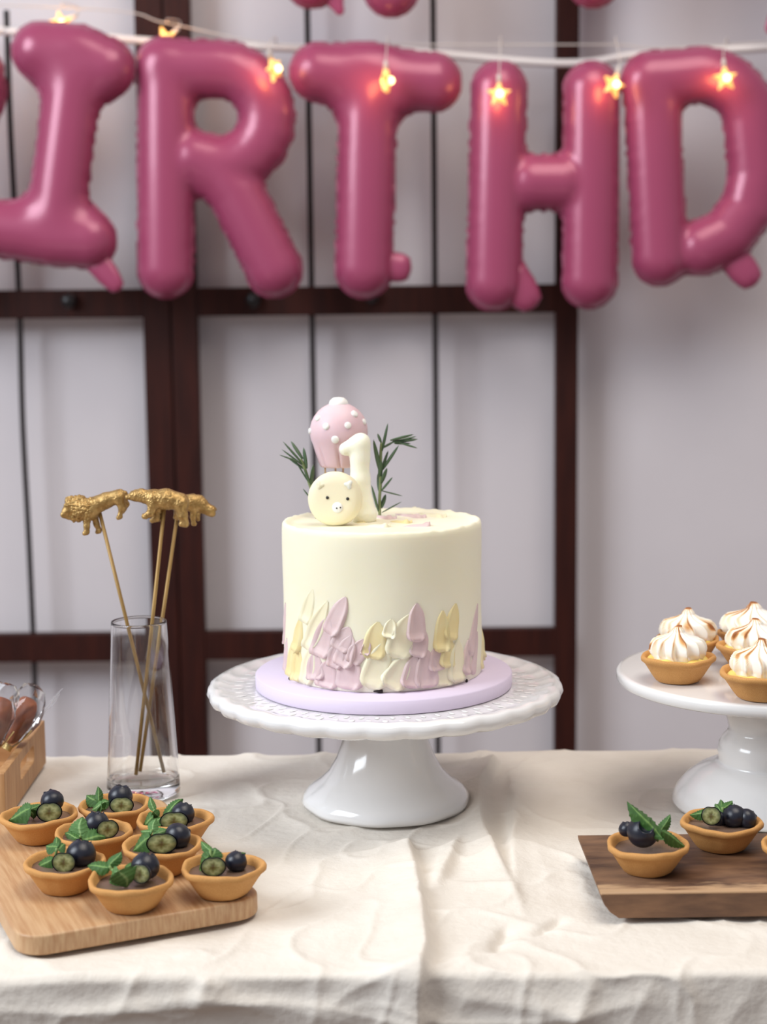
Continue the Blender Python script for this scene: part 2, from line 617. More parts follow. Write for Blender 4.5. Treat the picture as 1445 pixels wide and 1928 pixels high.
def make_cloth():
    nu = 560
    us = np.concatenate([np.linspace(-X_T - DROP, -0.5, 40), np.linspace(-0.497, 0.497, nu), np.linspace(0.5, X_T + DROP, 40)])
    vs = np.concatenate([np.linspace(Y_FRONT - DROP, Y_FRONT - 0.075, 26), np.linspace(Y_FRONT - 0.073, Y_BACK + 0.02, 330),
                         np.linspace(Y_BACK + 0.03, Y_BACK + DROP, 20)])
    U, V = np.meshgrid(us, vs, indexing='ij')
    h = np.zeros(U.shape)
    # broad softness and fine creases, always at or below the resting plane
    n = 0.5 * vnoise(U * 9, V * 14, 1) + 0.35 * vnoise(U * 22 + 5, V * 26, 2)
    ridged = (1 - np.abs(vnoise(U * 16 + 3.3 * V, V * 24 - 6 * U, 3))) ** 6 + (1 - np.abs(vnoise(U * 26 - 9 * V, V * 18 + 9 * U, 4))) ** 8 * 0.7
    h += -0.0024 + 0.0013 * n + 0.0022 * np.clip(ridged - 0.1, 0, 1) - 0.0009
    drop = np.clip((Y_FRONT - V) / 0.02, 0, 1)
    h += drop * (0.003 * vnoise(U * 7, V * 10, 5) + 0.0022 * (1 - np.abs(vnoise(U * 6 + 20 * V, V * 36 - 4 * U, 6))) ** 4
                 + 0.0014 * (1 - np.abs(vnoise(U * 20 - 10 * V, V * 34 + 12 * U, 9))) ** 5)
    h += fold(U, V, [(762, 1572), (782, 1640), (796, 1720), (802, 1790), (792, 1828), (788, 1880), (786, 2000)], 0.0095, 0.022, 0.0032, (0.1, 0.02))
    h += fold(U, V, [(935, 1425), (903, 1480), (910, 1560), (950, 1640), (975, 1690), (990, 1725)], 0.0085, 0.016, 0.0036, (0.05, 0.3))
    h += fold(U, V, [(958, 1430), (968, 1500), (966, 1600), (975, 1670), (990, 1722)], 0.0045, 0.004, 0.012, (0.2, 0.25))
    h += fold(U, V, [(868, 1565), (845, 1620), (820, 1672)], 0.0055, 0.008, 0.0035, (0.3, 0.3))
    h += fold(U, V, [(835, 1600), (815, 1660), (800, 1700)], 0.002, 0.006, 0.006, (0.3, 0.3))
    h += fold(U, V, [(958, 1728), (925, 1788)], -0.005, 0.004, 0.008, (0.2, 0.3))
    h += fold(U, V, [(1062, 1714), (1005, 1752)], -0.004, 0.003, 0.006, (0.2, 0.3))
    h += fold(U, V, [(870, 1790), (900, 1812), (960, 1826)], 0.002, 0.006, 0.006, (0.3, 0.3))
    h += fold(U, V, [(1000, 1560), (1030, 1640), (1040, 1700)], 0.0015, 0.010, 0.010, (0.3, 0.3))
    h += fold(U, V, [(330, 1800), (375, 1790), (420, 1802)], 0.0018, 0.008, 0.005, (0.3, 0.3))
    h += fold(U, V, [(560, 1730), (540, 1780), (600, 1815)], 0.0015, 0.010, 0.010, (0.3, 0.3))
    h += fold(U, V, [(395, 1830), (375, 1875), (365, 1900)], 0.004, 0.004, 0.010, (0.2, 0.4))
    h += fold(U, V, [(130, 1905), (380, 1872), (540, 1895), (700, 1925)], 0.003, 0.008, 0.005, (0.2, 0.2))
    h += fold(U, V, [(830, 1870), (1000, 1890), (1150, 1915)], 0.003, 0.006, 0.008, (0.2, 0.2))
    h += fold(U, V, [(1120, 1835), (1100, 1880), (1070, 1928)], 0.003, 0.006, 0.006, (0.2, 0.2))
    # cloth lies flat under what stands on it
    for qx, qy, qr in ((CC_XY[0], 1.17, 0.0635), (SC_XY[0], 1.15, 0.0710), (vb_xy[0], vb_xy[1], 0.0300)):
        w = np.clip((np.hypot(U - qx, V - qy) - qr) / 0.010, 0, 1)
        h = np.where(w < 1, np.minimum(h, -0.0004 + w * 0.02), h)
    # position on the draped box
    x, y, z = U.copy(), V.copy(), np.full(U.shape, TZ)
    nx, ny, nz = np.zeros(U.shape), np.zeros(U.shape), np.ones(U.shape)

    def bend(coord, lim, sgn):
        e = sgn * (coord - lim) + BR * math.pi / 4
        arc = BR * math.pi / 2
        a = np.clip(e / BR, 0, math.pi / 2)
        on_arc = e > 0
        c = np.where(on_arc, lim + sgn * (-BR * math.pi / 4 + BR * np.sin(a)), coord)
        dz = np.where(on_arc, -BR * (1 - np.cos(a)) - np.clip(e - arc, 0, None), 0)
        return c, dz, a
    y, dz1, a1 = bend(y, Y_FRONT, -1)
    y2, dz2, a2 = bend(V, Y_BACK, 1)
    y = np.where(V > (Y_FRONT + Y_BACK) / 2, y2, y)
    x1, dz3, a3 = bend(U, X_T, 1)
    x2, dz4, a4 = bend(U, -X_T, -1)
    x = np.where(U > 0, x1, x2)
    z = TZ + np.minimum(np.minimum(dz1, dz2), np.minimum(dz3, dz4))
    fx = np.minimum(-np.minimum(dz3, dz4), -np.minimum(dz1, dz2))
    x = x + np.sign(U) * fx * 0.3
    y = y + np.where(V < Y_FRONT, -1, np.where(V > Y_BACK, 1, 0)) * fx * 0.3
    ny = np.where(V < (Y_FRONT + Y_BACK) / 2, -np.sin(a1), np.sin(a2))
    nz = np.where(np.abs(ny) > 0, np.sqrt(np.clip(1 - ny * ny, 0, 1)), 1)
    # gentle hanging waves lower down
    hang = np.clip((TZ - z) / 0.4, 0, 1)
    y = y + ny * h + hang * ny * 0.03 * np.sin(U * 17)
    z = np.maximum(z + nz * h, 0.003)
    nU, nV = U.shape
    verts = np.stack([x, y, z], -1).reshape(-1, 3).tolist()
    I = np.arange(nU * nV).reshape(nU, nV)
    faces = np.stack([I[:-1, :-1], I[1:, :-1], I[1:, 1:], I[:-1, 1:]], -1).reshape(-1, 4).tolist()
    o = obj('tablecloth', mesh('tablecloth', verts, faces, M['cloth']))
    tag(o, 'creased cream linen tablecloth draped to the floor under all the desserts', 'tablecloth')


make_cloth()

# ------------------------------------------------------------------ foil letter balloons
SB = D_BAL / F_PX


def letter(label, strokes, rpx, tail=None, depth=0.80, yaw=0.0, D=D_BAL, soft=0.6):
    """strokes: pixel polylines of one puffed foil letter; rpx: half width in pixels"""
    R = rpx * SB
    P = [[at(x, y, D) for x, y in s] for s in strokes]
    allp = [p for s in P for p in s]
    c = sum(allp, Vector()) / len(allp)
    P = [[p - c for p in s] for s in P]
    lo = [min(p[i] for s in P for p in s) - R * 1.5 for i in range(3)]
    hi = [max(p[i] for s in P for p in s) + R * 1.5 for i in range(3)]
    aD = R * depth
    lo[1], hi[1] = -aD * 1.15, aD * 1.15

    def field(h):
        X, Y, Z, hh = grid3(lo, hi, h)
        x2, z2 = X[:, :1, :], Z[:, :1, :]
        q, s_at, run = None, None, 0.0
        near = None
        for s in P:
            qs = None
            for a, b in zip(s, s[1:]):
                d, t = caps(x2, 0 * x2, z2, (a.x, 0, a.z), (b.x, 0, b.z), 0, 0)
                L = math.hypot(b.x - a.x, b.z - a.z)
                sa = run + t * L
                run += L
                if near is None:
                    near, s_at = d, sa
                else:
                    mm = d < near
                    near, s_at = np.where(mm, d, near), np.where(mm, sa, s_at)
                qs = d if qs is None else np.minimum(qs, d)
            q = qs if q is None else smin(q, qs, R * soft)
        q = np.maximum(q, 0)
        ang = np.arctan2(z2, x2)
        puck = np.sin(s_at * 420 + 3 * np.sin(s_at * 90)) + 0.5 * np.sin(ang * 60)
        return X, Y, Z, hh, q, puck
    X, Y, Z, hh, q, puck = field((0.0042, 0.004, 0.0042))
    qn = q / R * (1 + 0.018 * puck * np.clip(q / R, 0, 1.2) ** 3)
    Fd = (np.power(np.maximum(qn, 1e-6), 1.9) + np.power(np.abs(Y) / aD + 1e-6, 2.0) - 1) * R * 0.5
    v, f = nets(Fd, lo, hh)
    root = thing('letter_balloon', label, 'balloon', c, 'pink foil letter balloons strung along the wall')
    body = mesh('letter_body', v, f, M['pink'])
    ob = obj('foil_body', body, root)
    # flat welded seam standing out round the outline
    lo2, hi2 = list(lo), list(hi)
    X, Y, Z, hh, q, puck = field((0.0042, 0.004, 0.0042))
    lo2[1], hi2[1] = -0.0036, 0.0036
    h2 = (0.0035, 0.0012, 0.0035)
    lo_s, hi_s = lo, hi
    lo, hi = lo2, hi2
    X2, Y2, Z2, hh2 = grid3(lo2, hi2, h2)
    x2, z2 = X2[:, :1, :], Z2[:, :1, :]
    qq, s_at, near, run = None, None, None, 0.0
    for s in P:
        qs = None
        for a, b in zip(s, s[1:]):
            d, t = caps(x2, 0 * x2, z2, (a.x, 0, a.z), (b.x, 0, b.z), 0, 0)
            L = math.hypot(b.x - a.x, b.z - a.z)
            sa = run + t * L
            run += L
            if near is None:
                near, s_at = d, sa
            else:
                mm = d < near
                near, s_at = np.where(mm, d, near), np.where(mm, sa, s_at)
            qs = d if qs is None else np.minimum(qs, d)
        qq = qs if qq is None else smin(qq, qs, R * soft)
    wob = 0.0016 * np.sin(s_at * 300 + 2 * np.sin(s_at * 70))
    band = np.maximum(np.abs(qq - R + 0.0005 - wob * 0.5) - 0.0034, np.abs(Y2 - wob) - 0.0012)
    v, f = nets(band, lo2, hh2)
    obj('seam', mesh('seam', v, f, M['pinkseam']), root)
    if tail:
        (tx0, ty0), (tx1, ty1), w0, w1 = tail
        a, b = at(tx0, ty0, D) - c, at(tx1, ty1, D - 0.01) - c
        pts = [a.lerp(b, t) for t in (0, .25, .5, .75, .92, 1.0)]
        wd = [w0, w0 * .9, (w0 + w1) / 2, w1, w1 * .8, w1 * .25]
        v, f = tube(pts, [w * SB for w in wd], 14)
        v = [Vector((p.x, a.y + (p.y - a.y) * 0.45, p.z)) for p in v]
        obj('filling_tail', mesh('filling_tail', v, f, M['pink']), root)
    if yaw:
        root.rotation_euler = (0, 0, yaw)
    return root


def arc_px(cx, cy, rx, ry, a0, a1, n=10):
    return [(cx + rx * math.cos(RAD(a0 + (a1 - a0) * k / n)), cy - ry * math.sin(RAD(a0 + (a1 - a0) * k / n))) for k in range(n + 1)]


letter('pink foil letter I balloon, tilted, at the left beside letter R',
       [[(76, 96), (199, 128)], [(142, 115), (104, 420)], [(-8, 430), (166, 452)]], 51, ((180, 488), (224, 546), 26, 18), soft=0.95, D=D_BAL - 0.022)
letter('pink foil letter R balloon between the letters I and T',
       [[(312, 128), (312, 508)], [(312, 130), (412, 130)] + arc_px(412, 221, 91, 91, 90, -120, 12)[1:] + [(396, 308)],
        [(414, 322), (446, 365), (516, 506)]], 51, None, soft=0.4)
letter('pink foil letter T balloon above the cake',
       [[(600, 136), (700, 146), (814, 155)], [(694, 150), (686, 507)]], 52, ((715, 500), (774, 506), 30, 26), soft=0.95)
letter('pink foil letter H balloon beside the D, lower than the other letters',
       [[(940, 168), (931, 532)], [(1115, 170), (1111, 528)], [(1004, 344), (1058, 344)]], 50, ((955, 515), (1008, 578), 40, 28), soft=0.35)
letter('pink foil letter D balloon at the right end of the word',
       [[(1227, 160), (1243, 486)], [(1227, 152), (1318, 142)] + arc_px(1318, 240, 98, 98, 82, 10, 7) + [(1424, 330), (1410, 392), (1372, 442), (1322, 468)]],
       50, ((1375, 478), (1425, 536), 32, 26), soft=0.4)
letter('pink foil letter B balloon cut off at the left edge',
       [[(-168, 95), (-183, 480)], [(-168, 95), (-103, 95)] + arc_px(-100, 165, 62, 70, 80, -80, 8) + [(-176, 262)],
        [(-176, 262), (-150, 268)] + arc_px(-165, 360, 45, 88, 70, -80, 8) + [(-183, 470)]], 48, None)
letter('pink foil letter A balloon above the T, only its feet showing',
       [[(668, -330), (588, -40)], [(668, -330), (737, -22)], [(615, -130), (718, -130)]], 50, ((622, -20), (643, 26), 22, 10))
letter('pink foil letter P balloon high over the H, only its foot showing',
       [[(1118, -40), (1112, -370)], [(1112, -370), (1200, -370)] + arc_px(1200, -290, 75, 80, 80, -90, 8) + [(1115, -208)]], 50, None)
letter('pink foil letter Y balloon high over the D, only its tail showing',
       [[(1500, -60), (1495, -220)], [(1495, -220), (1410, -380)], [(1495, -220), (1585, -380)]], 50, ((1485, -10), (1450, 62), 20, 14))

# white ribbon the letters hang from
rb = [(-900, 10), (-90, 52), (20, 60), (150, 66), (285, 78), (540, 90), (700, 92), (870, 106), (1000, 117), (1100, 118), (1200, 104), (1330, 96), (1540, 84), (2500, 20)]
pts = [at(x, y, D_BAL + 0.066) for x, y in rb]
tag(obj('ribbon', mesh('ribbon', *tube(spline(pts, 6), 0.0058, 8, flat=1.0), M['ribbon'])), 'white ribbon running behind the tops of the pink letters', 'ribbon')

# star fairy lights
D_ST = D_BAL - 0.062
stars = [(115, 44, 20, 60), (312, 74, 30, 50), (516, 130, 62, -28), (727, 152, 82, 0), (940, 178, 8, 0), (1156, 160, 28, 20), (1366, 148, 10, -6)]


def star_mesh():
    v, f = [], []
    n = 10
    ring = []
    for k in range(n):
        a = math.pi / 2 + 2 * math.pi * k / n
        r = 0.0175 if k % 2 == 0 else 0.0080
        ring.append((r * math.cos(a), r * math.sin(a)))
    for y in (-0.0025, 0.0025):
        for x, z in ring:
            v.append((x, y, z))
    v += [(0, -0.007, 0), (0, 0.007, 0)]
    for k in range(n):
        j = (k + 1) % n
        f += [(k, j, 20), (n + j, n + k, 21), (j, k, n + k, n + j)]
    return mesh('star', v, f, star, False)


SM = star_mesh()
BM_ = mesh('bulb', *lathe([(0, 0.005), (0.0025, 0.0043), (0.0043, 0.0025), (0.005, 0), (0.0043, -0.0025), (0.0025, -0.0043), (0, -0.005)], 12), bulb)
CAPM = mesh('bulb_holder', *lathe([(0, 0.012), (0.0022, 0.012), (0.0028, 0.009), (0.003, 0), (0, 0)], 10), M['wire'])
lp0 = at(722, 130, D_ST)
lights = thing('fairy_light_string', 'string of warm glowing star fairy lights draped along the pink letters', 'fairy lights', lp0)
wire_px = []
for i, (x, y, yaw, tilt) in enumerate(stars):
    dep = D_ST if i > 1 else D_BAL + (0.038 if i == 0 else 0.034)
    p = at(x, y, dep)
    mw = Matrix.Translation(p - lp0) @ Matrix.Rotation(RAD(yaw), 4, 'Z') @ Matrix.Rotation(RAD(tilt), 4, 'Y')
    so = obj('star', SM, lights, mw=mw)
    obj('bulb', BM_, so, loc=(0, -0.0065, 0))
    obj('bulb_holder', CAPM, so, loc=(0, 0, 0.014))
    lt = bpy.data.lights.new('star_glow', 'POINT')
    lt.energy, lt.color, lt.shadow_soft_size = (0.045 if i > 1 else 0.13), (1.0, 0.50, 0.16), 0.012
    lo_ = bpy.data.objects.new('star_glow', lt)
    COL.objects.link(lo_)
    lo_.parent = so
    lo_.location = (0, 0.014 if i > 1 else -0.006, -0.004)
    top = (mw @ Vector((0, 0, 0.026)))
    wire_px.append(top)
wg = Geo()
run = [at(-900, -10, D_BAL + 0.042) - lp0]
for (x, y, yaw, tilt), t in zip(stars, wire_px):
    back = at(x + 4, min(y - 30, 84), D_BAL + 0.042) - lp0
    run.append(back)
    ctrl = at(x + 3, min(y - 38, 70), D_BAL + 0.0) - lp0
    wg.add(tube(spline([t, t + Vector((0.001, 0.004, 0.010)), ctrl, back], 6), 0.0008, 6))
run.append(at(2500, -5, D_BAL + 0.042) - lp0)
wg.add(tube(spline(run, 8), 0.0010, 6))
obj('wire', wg.mesh('wire', M['wire']), lights)

# ------------------------------------------------------------------ central cake stand, board, cake
DC = 1.17
CC = at(727.5, 1508, DC)
CC = Vector((CC.x, DC, TZ))
ST_H = 0.0925
N_SC = 30


def scallop(r, z, a, k):
    if r > 0.10:
        w = (r - 0.10) / 0.0325
        s = abs(math.sin(a * N_SC / 2))
        return r + w * (0.0013 + 0.0014 * (s - 0.7)), z - w * 0.0008 * s
    if z < 0.006 and r > 0.05:
        return r + 0.0005 * math.sin(a * 10), z
    return r, z


stand_prof = [(0, 0.001), (0.056, 0.0005), (0.0632, 0.0), (0.0642, 0.003), (0.0632, 0.007), (0.0590, 0.0115), (0.0500, 0.018), (0.0435, 0.025), (0.0375, 0.036),
              (0.0325, 0.050), (0.0298, 0.062), (0.0292, 0.072), (0.0320, 0.0770), (0.045, 0.0785), (0.080, 0.0795), (0.110, 0.0815),
              (0.126, 0.083), (0.1315, 0.0855), (0.1335, 0.0900), (0.1325, 0.0940), (0.1290, 0.0958), (0.1240, 0.0955), (0.1190, 0.0935), (0.113, ST_H), (0.06, ST_H), (0, ST_H)]
tag(obj('cake_stand', mesh('cake_stand', *lathe(stand_prof, 240, scallop), M['porcelain']), loc=CC),
    'glossy white porcelain cake stand with scalloped rim under the birthday cake', 'cake stand')
# raised ornament on the plate face
stand = bpy.data.objects['cake_stand']
orn = Geo()
for k in range(60):
    a = 2 * math.pi * k / 60
    for r, w in ((0.112, 0.0028), (0.1035, 0.0024)):
        aa = a + (0.05 if r < .11 else 0)
        v, f = lathe([(0, 0.0004), (w * .6, 0.0003), (w, 0.0)], 8)
        orn.add((v, f), Matrix.Translation((r * math.cos(aa), r * math.sin(aa), ST_H)) @ Matrix.Rotation(aa, 4, 'Z') @ Matrix.Diagonal((1.6, .8, 1, 1)))
o = obj('embossed_dots', orn.mesh('embossed_dots', M['porcelain']), stand)
o['kind'] = 'stuff'

BZ = ST_H + 0.0003
BT = 0.0105
RB = 0.0975
tag(obj('cake_board', mesh('cake_board', *lathe([(0, 0), (RB - .0008, 0), (RB, 0.0008), (RB, BT - 0.0012), (RB - .0012, BT), (0, BT)], 128), M['board_lav']),
        loc=CC + Vector((-0.0008, 0, BZ))), 'round lavender cake board on the scalloped white stand', 'cake board')
CZ = BZ + BT + 0.0002
RC, HC = 0.0750, 0.1150
cake0 = CC + Vector((-0.0012, 0, CZ))
cake = thing('birthday_cake', 'pale yellow buttercream cake with mauve and yellow knife strokes', 'cake', cake0)


def cake_fn(r, z, a, k):
    n = noise.noise(Vector((math.cos(a) * 2.2, math.sin(a) * 2.2, z * 26)))
    n2 = noise.noise(Vector((math.cos(a) * 9, math.sin(a) * 9, 3.0)))
    if r > RC - 0.004:
        r = r + 0.0006 * n
        if z > HC - 0.002:
            z = z + 0.0010 * n2 + 0.0005 * noise.noise(Vector((math.cos(a) * 30, math.sin(a) * 30, 1)))
    else:
        z = z + 0.0004 * noise.noise(Vector((r * 90 * math.cos(a), r * 90 * math.sin(a), 7)))
    return r, z


prof = [(0, 0), (RC - .0005, 0), (RC, 0.001)] + [(RC, HC * t) for t in (0.1, .2, .3, .4, .5, .6, .7, .8, .9, .96)] + \
       [(RC - .0003, HC - .0014), (RC - .0014, HC + 0.0002), (RC - .0032, HC + 0.0001), (RC - .0055, HC - .0014), (RC - .010, HC - .0022), (RC * .7, HC - .0022), (RC * .45, HC - .002), (RC * .2, HC - .002), (0, HC - .002)]
obj('cream_coat', mesh('cream_coat', *lathe(prof, 160, cake_fn), M['cream']), cake)


def stroke_mesh(name, fn, w, L, m, thick=1.0, lean=1.0, nu=9, nv=14):
    """one palette-knife dab: fn(s, t) puts (across, along) on the surface, returns point and normal"""
    v, f = [], []
    for j in range(nv + 1):
        t = j / nv
        hw = w / 2 * 1.25 * (math.sin(math.pi / 2 * min(1, (t + 0.02) / .62)) ** 0.75 if t < .74 else math.sqrt(max(0, 1 - ((t - .74) / .26) ** 2)) + 1e-5)
        for i in range(nu + 1):
            u = -1 + 2 * i / nu
            ridge = math.exp(-((u + 0.80 * lean) / .20) ** 2) * 1.0 + math.exp(-((u - 0.82 * lean) / .16) ** 2) * .35
            low = math.exp(-((t - .90) / .09) ** 2)
            th = (0.0004 + 0.0019 * ridge * min(1, t * 2.2) + 0.0016 * low + 0.0004 * t) * thick
            if abs(u) > .999 or j == nv:
                th = -0.0006
            wob = 1 + 0.06 * math.sin(9 * t + 5 * w * 1000)
            p, n = fn(u * hw * wob, t * L)
            v.append(p + n * th)
    for j in range(nv):
        for i in range(nu):
            a = j * (nu + 1) + i
            f.append((a, a + 1, a + nu + 2, a + nu + 1))
    return mesh(name, v, f, m)


def cyl_hit(x, y):
    """where the ray through a pixel meets the cake wall: (angle, height)"""
    d = ray(x, y)
    cx, cy = cake0.x, cake0.y
    A = d[0] ** 2 + d[1] ** 2
    B = -2 * (d[0] * cx + d[1] * cy)
    C = cx * cx + cy * cy - RC * RC
    disc = max(B * B - 4 * A * C, 0)
    t = (-B - math.sqrt(disc)) / (2 * A)
    p = Vector(d * t)
    return math.atan2(p.y - cy, p.x - cx), cam_pos.z + p.z - cake0.z


def side_stroke(a0, z0, a1, z1, w, m, thick=1.0, lean=1.0):
    L = math.hypot((a1 - a0) * RC, z1 - z0)
    ux, uz = (a1 - a0) * RC / L, (z1 - z0) / L

    def fn(s, d):
        sx, sz = ux * d + (-uz) * s, uz * d + ux * s
        a = a0 + sx / RC
        n = Vector((math.cos(a), math.sin(a), 0))
        return Vector((RC * n.x, RC * n.y, max(z0 + sz, 0.0006))), n
    return obj('cream_stroke', stroke_mesh('cream_stroke', fn, w, L, m, thick, lean), cake)


Yc, Pc, Ic = M['c_yellow'], M['c_pink'], M['c_pale']
crop = [  # tip x, tip y, foot x, foot y, width in enlarged-crop pixels, cream
    (60, 150, 50, 400, 60, Pc), (70, 380, 62, 590, 60, Pc),
    (240, 55, 190, 265, 80, Ic), (330, 145, 215, 445, 95, Ic), (165, 230, 135, 460, 75, Yc), (110, 400, 96, 620, 60, Yc),
    (150, 430, 150, 650, 75, Yc), (240, 420, 200, 670, 95, Ic),
    (452, 108, 350, 340, 100, Pc), (345, 240, 290, 490, 120, Pc), (480, 300, 410, 440, 110, Pc), (420, 390, 385, 560, 95, Pc),
    (495, 360, 430, 550, 110, Pc), (575, 380, 500, 530, 95, Pc), (255, 470, 275, 640, 110, Pc), (350, 520, 330, 690, 130, Pc), (490, 490, 478, 705, 150, Pc),
    (612, 380, 590, 470, 50, Pc),
    (675, 272, 640, 505, 120, Yc), (715, 410, 625, 700, 140, Ic), (765, 242, 745, 360, 70, Ic), (885, 225, 790, 500, 140, Ic), (860, 500, 750, 695, 130, Ic),
    (935, 150, 930, 390, 100, Pc), (975, 310, 930, 490, 100, Pc), (920, 490, 888, 695, 110, Pc), (1000, 460, 1000, 695, 140, Pc), (1060, 430, 1070, 580, 100, Pc),
    (1105, 200, 1090, 460, 90, Yc), (1190, 150, 1150, 380, 100, Yc), (1150, 370, 1130, 560, 100, Yc), (1205, 390, 1190, 660, 120, Ic), (1120, 520, 1110, 680, 110, Ic),
    (1335, 160, 1285, 490, 80, Pc), (1275, 390, 1250, 610, 70, Pc), (1335, 340, 1305, 610, 70, Pc), (1372, 360, 1362, 570, 60, Yc),
]
KX = 3.524
for i, (tx, ty, bx, by, w, m) in enumerate(crop):
    a0, z0 = cyl_hit(520 + tx / KX, 1100 + ty / KX)
    a1, z1 = cyl_hit(520 + bx / KX, 1100 + by / KX)
    a0, z0 = a0 + 0.10 * (a0 - a1), z0 + 0.10 * (z0 - z1)
    side_stroke(a0, z0, a1, z1, 1.12 * w / KX * DC / F_PX, m, (1.15 + 0.3 * math.sin(i * 2.3)) * (0.35 if abs(tx - 705) > 600 else 1.0), 1.0 if i % 4 else -1.0)
for k in range(26):                                            # round the back
    a = RAD(6 + 168 * (k + random.random() * .5) / 26)
    z1 = random.choice((0.002, 0.006, 0.016, 0.022))
    side_stroke(a, z1 + 0.022 + 0.012 * random.random(), a - 0.06, z1, 0.011, [Yc, Pc, Ic][k // 4 % 3])
# smears on the top
for tx, ty, bx, by, w, m in [(700, 972, 745, 978, 14, Pc), (745, 968, 800, 976, 16, Pc), (760, 992, 812, 990, 14, Pc), (690, 990, 735, 993, 12, Ic), (790, 966, 838, 975, 14, Ic),
                             (672, 986, 705, 980, 12, Yc), (735, 982, 775, 986, 12, Yc), (748, 958, 790, 962, 10, Ic)]:
    zt = HC - 0.0022
    a = on(tx, ty, CZ + zt) - cake0
    b = on(bx, by, CZ + zt) - cake0
    d = b - a
    L = d.length
    d.normalize()
    sd = Vector((-d.y, d.x, 0))
    obj('cream_smear', stroke_mesh('cream_smear', lambda s, t, a=a, d=d, sd=sd: (a + d * t + sd * s, Vector((0, 0, 1))), w * DC / F_PX * 1.6, L, m, 0.9), cake)
# dark sponge showing at the foot
for x, y, w in ((714, 1301, 0.006), (876, 1282, 0.002), (549, 1278, 0.0015)):
    a, z = cyl_hit(x, y)
    v, f = lathe([(0, 0.0012), (0.6, 0.001), (1, 0)], 10, lambda r, z, a, k: (r * (1 + .25 * math.sin(3 * a)), z))
    mw = Matrix.Translation((math.cos(a) * (RC + .0012), math.sin(a) * (RC + .0012), max(z, 0.0012))) @ Matrix.Rotation(a, 4, 'Z') @ Matrix.Rotation(math.pi / 2, 4, 'Y') @ Matrix.Diagonal((0.0013, w * .6, 1, 1))
    obj('sponge_crumb', mesh('sponge_crumb', [mw @ Vector(p) for p in v], f, M['choc']), cake)

CTOP = CZ + HC - 0.0022            # height of the cake top above the table
D_PIG, D_ONE, D_TOP = DC - 0.014, DC + 0.007, DC + 0.038


def sdf_px(parts, lo_px, hi_px, D, h, k, kx, org, flat=1.0, ydepth=0.02):
    """capsules given in enlarged-crop pixels (x, y, depth in the same unit); returns verts around org point and faces"""
    s = D / F_PX / kx
    o3 = at(*org, D)
    c0 = org
    lo = [(lo_px[0]) * s, -ydepth, -(hi_px[1]) * s]
    hi = [(hi_px[0]) * s, ydepth, -(lo_px[1]) * s]
    X, Y, Z, hh = grid3(lo, hi, h)
    Fd = None
    for (a, b, ra, rb) in parts:
        d, _ = caps(X, Y / flat, Z, (a[0] * s, a[2] * s, -a[1] * s), (b[0] * s, b[2] * s, -b[1] * s), ra * s, rb * s)
        Fd = d if Fd is None else smin(Fd, d, k * s)
    return nets(Fd, lo, hh)


# number 1 candle (crop 3.284x from 500,730)
K3 = 3.284
one = [((-4, 350 - 800, 0), (0, 560 - 800, 0), 62, 59), ((0, 560 - 800, 0), (14, 720 - 800, 0), 59, 64),
       ((14, 720 - 800, 0), (20, 775 - 800, 0), 66, 84), ((0, 338 - 800, 0), (-88, 374 - 800, 0), 58, 42), ((14, 328 - 800, 0), (4, 430 - 800, 0), 47, 56)]
one_c = at(500 + 590 / K3, 730 + 800 / K3, D_ONE)
v, f = sdf_px(one, (-190, -560), (130, 32), D_ONE, 0.0009, 22, K3, (0, 0), flat=0.95, ydepth=0.014)
zb = TZ + CTOP - one_c.z
v = [(p[0], p[1], max(p[2], zb)) for p in v]
tag(obj('number_candle', mesh('number_candle', v, f, M['wax']), loc=one_c), 'ivory numeral 1 candle standing on the cake', 'candle')

# pig macaron
pc = at(500 + 432 / K3, 730 + 672 / K3, D_PIG)
RP = 171 / K3 * D_PIG / F_PX
pc.z = TZ + CTOP + RP - 0.0004
pig = thing('pig_macaron', 'round pale yellow pig face macaron on the cake', 'macaron', pc)
rot = Matrix.Rotation(RAD(-9), 4, 'Z') @ Matrix.Rotation(RAD(-3), 4, 'X')


def pigpart(name, vf, m, mw=Matrix.Identity(4), par=pig):
    v, f = vf
    return obj(name, mesh(name, [rot @ mw @ Vector(p) for p in v], f, m), par)


TP = 0.0085
pp = [(0, -TP), (RP * .55, -TP * .99), (RP * .80, -TP * .93), (RP * .92, -TP * .72), (RP * .985, -TP * .35), (RP, 0.0), (RP * .985, TP * .35), (RP * .92, TP * .72), (RP * .7, TP), (0, TP)]
toY = Matrix.Rotation(-math.pi / 2, 4, 'X')                     # lathe axis z -> +y
toF = Matrix.Rotation(math.pi / 2, 4, 'X')                      # lathe axis z -> -y (towards the viewer)
pigpart('shell', lathe(pp, 64), M['macaron'], toY)
sP = D_PIG / F_PX / K3
dome = lambda r, h: lathe([(0, h), (r * .5, h * .9), (r * .85, h * .5), (r, -0.0004)], 20)
for x, y in ((396, 661), (523, 667)):
    pigpart('eye', dome(11 * sP, 0.0011), M['icing_k'], Matrix.Translation(((x - 432) * sP, -TP * .985, -(y - 672) * sP)) @ toF)
sn = pigpart('snout', dome(36 * sP, 0.0013), M['icing_w'], Matrix.Translation(((459 - 432) * sP, -TP * .985, -(721 - 672) * sP)) @ toF)
for x, y in ((456, 725), (479, 721)):
    pigpart('nostril', dome(5.5 * sP, 0.0008), M['icing_k'], Matrix.Translation(((x - 432) * sP, -TP * .985 - .0011, -(y - 672) * sP)) @ toF, sn)
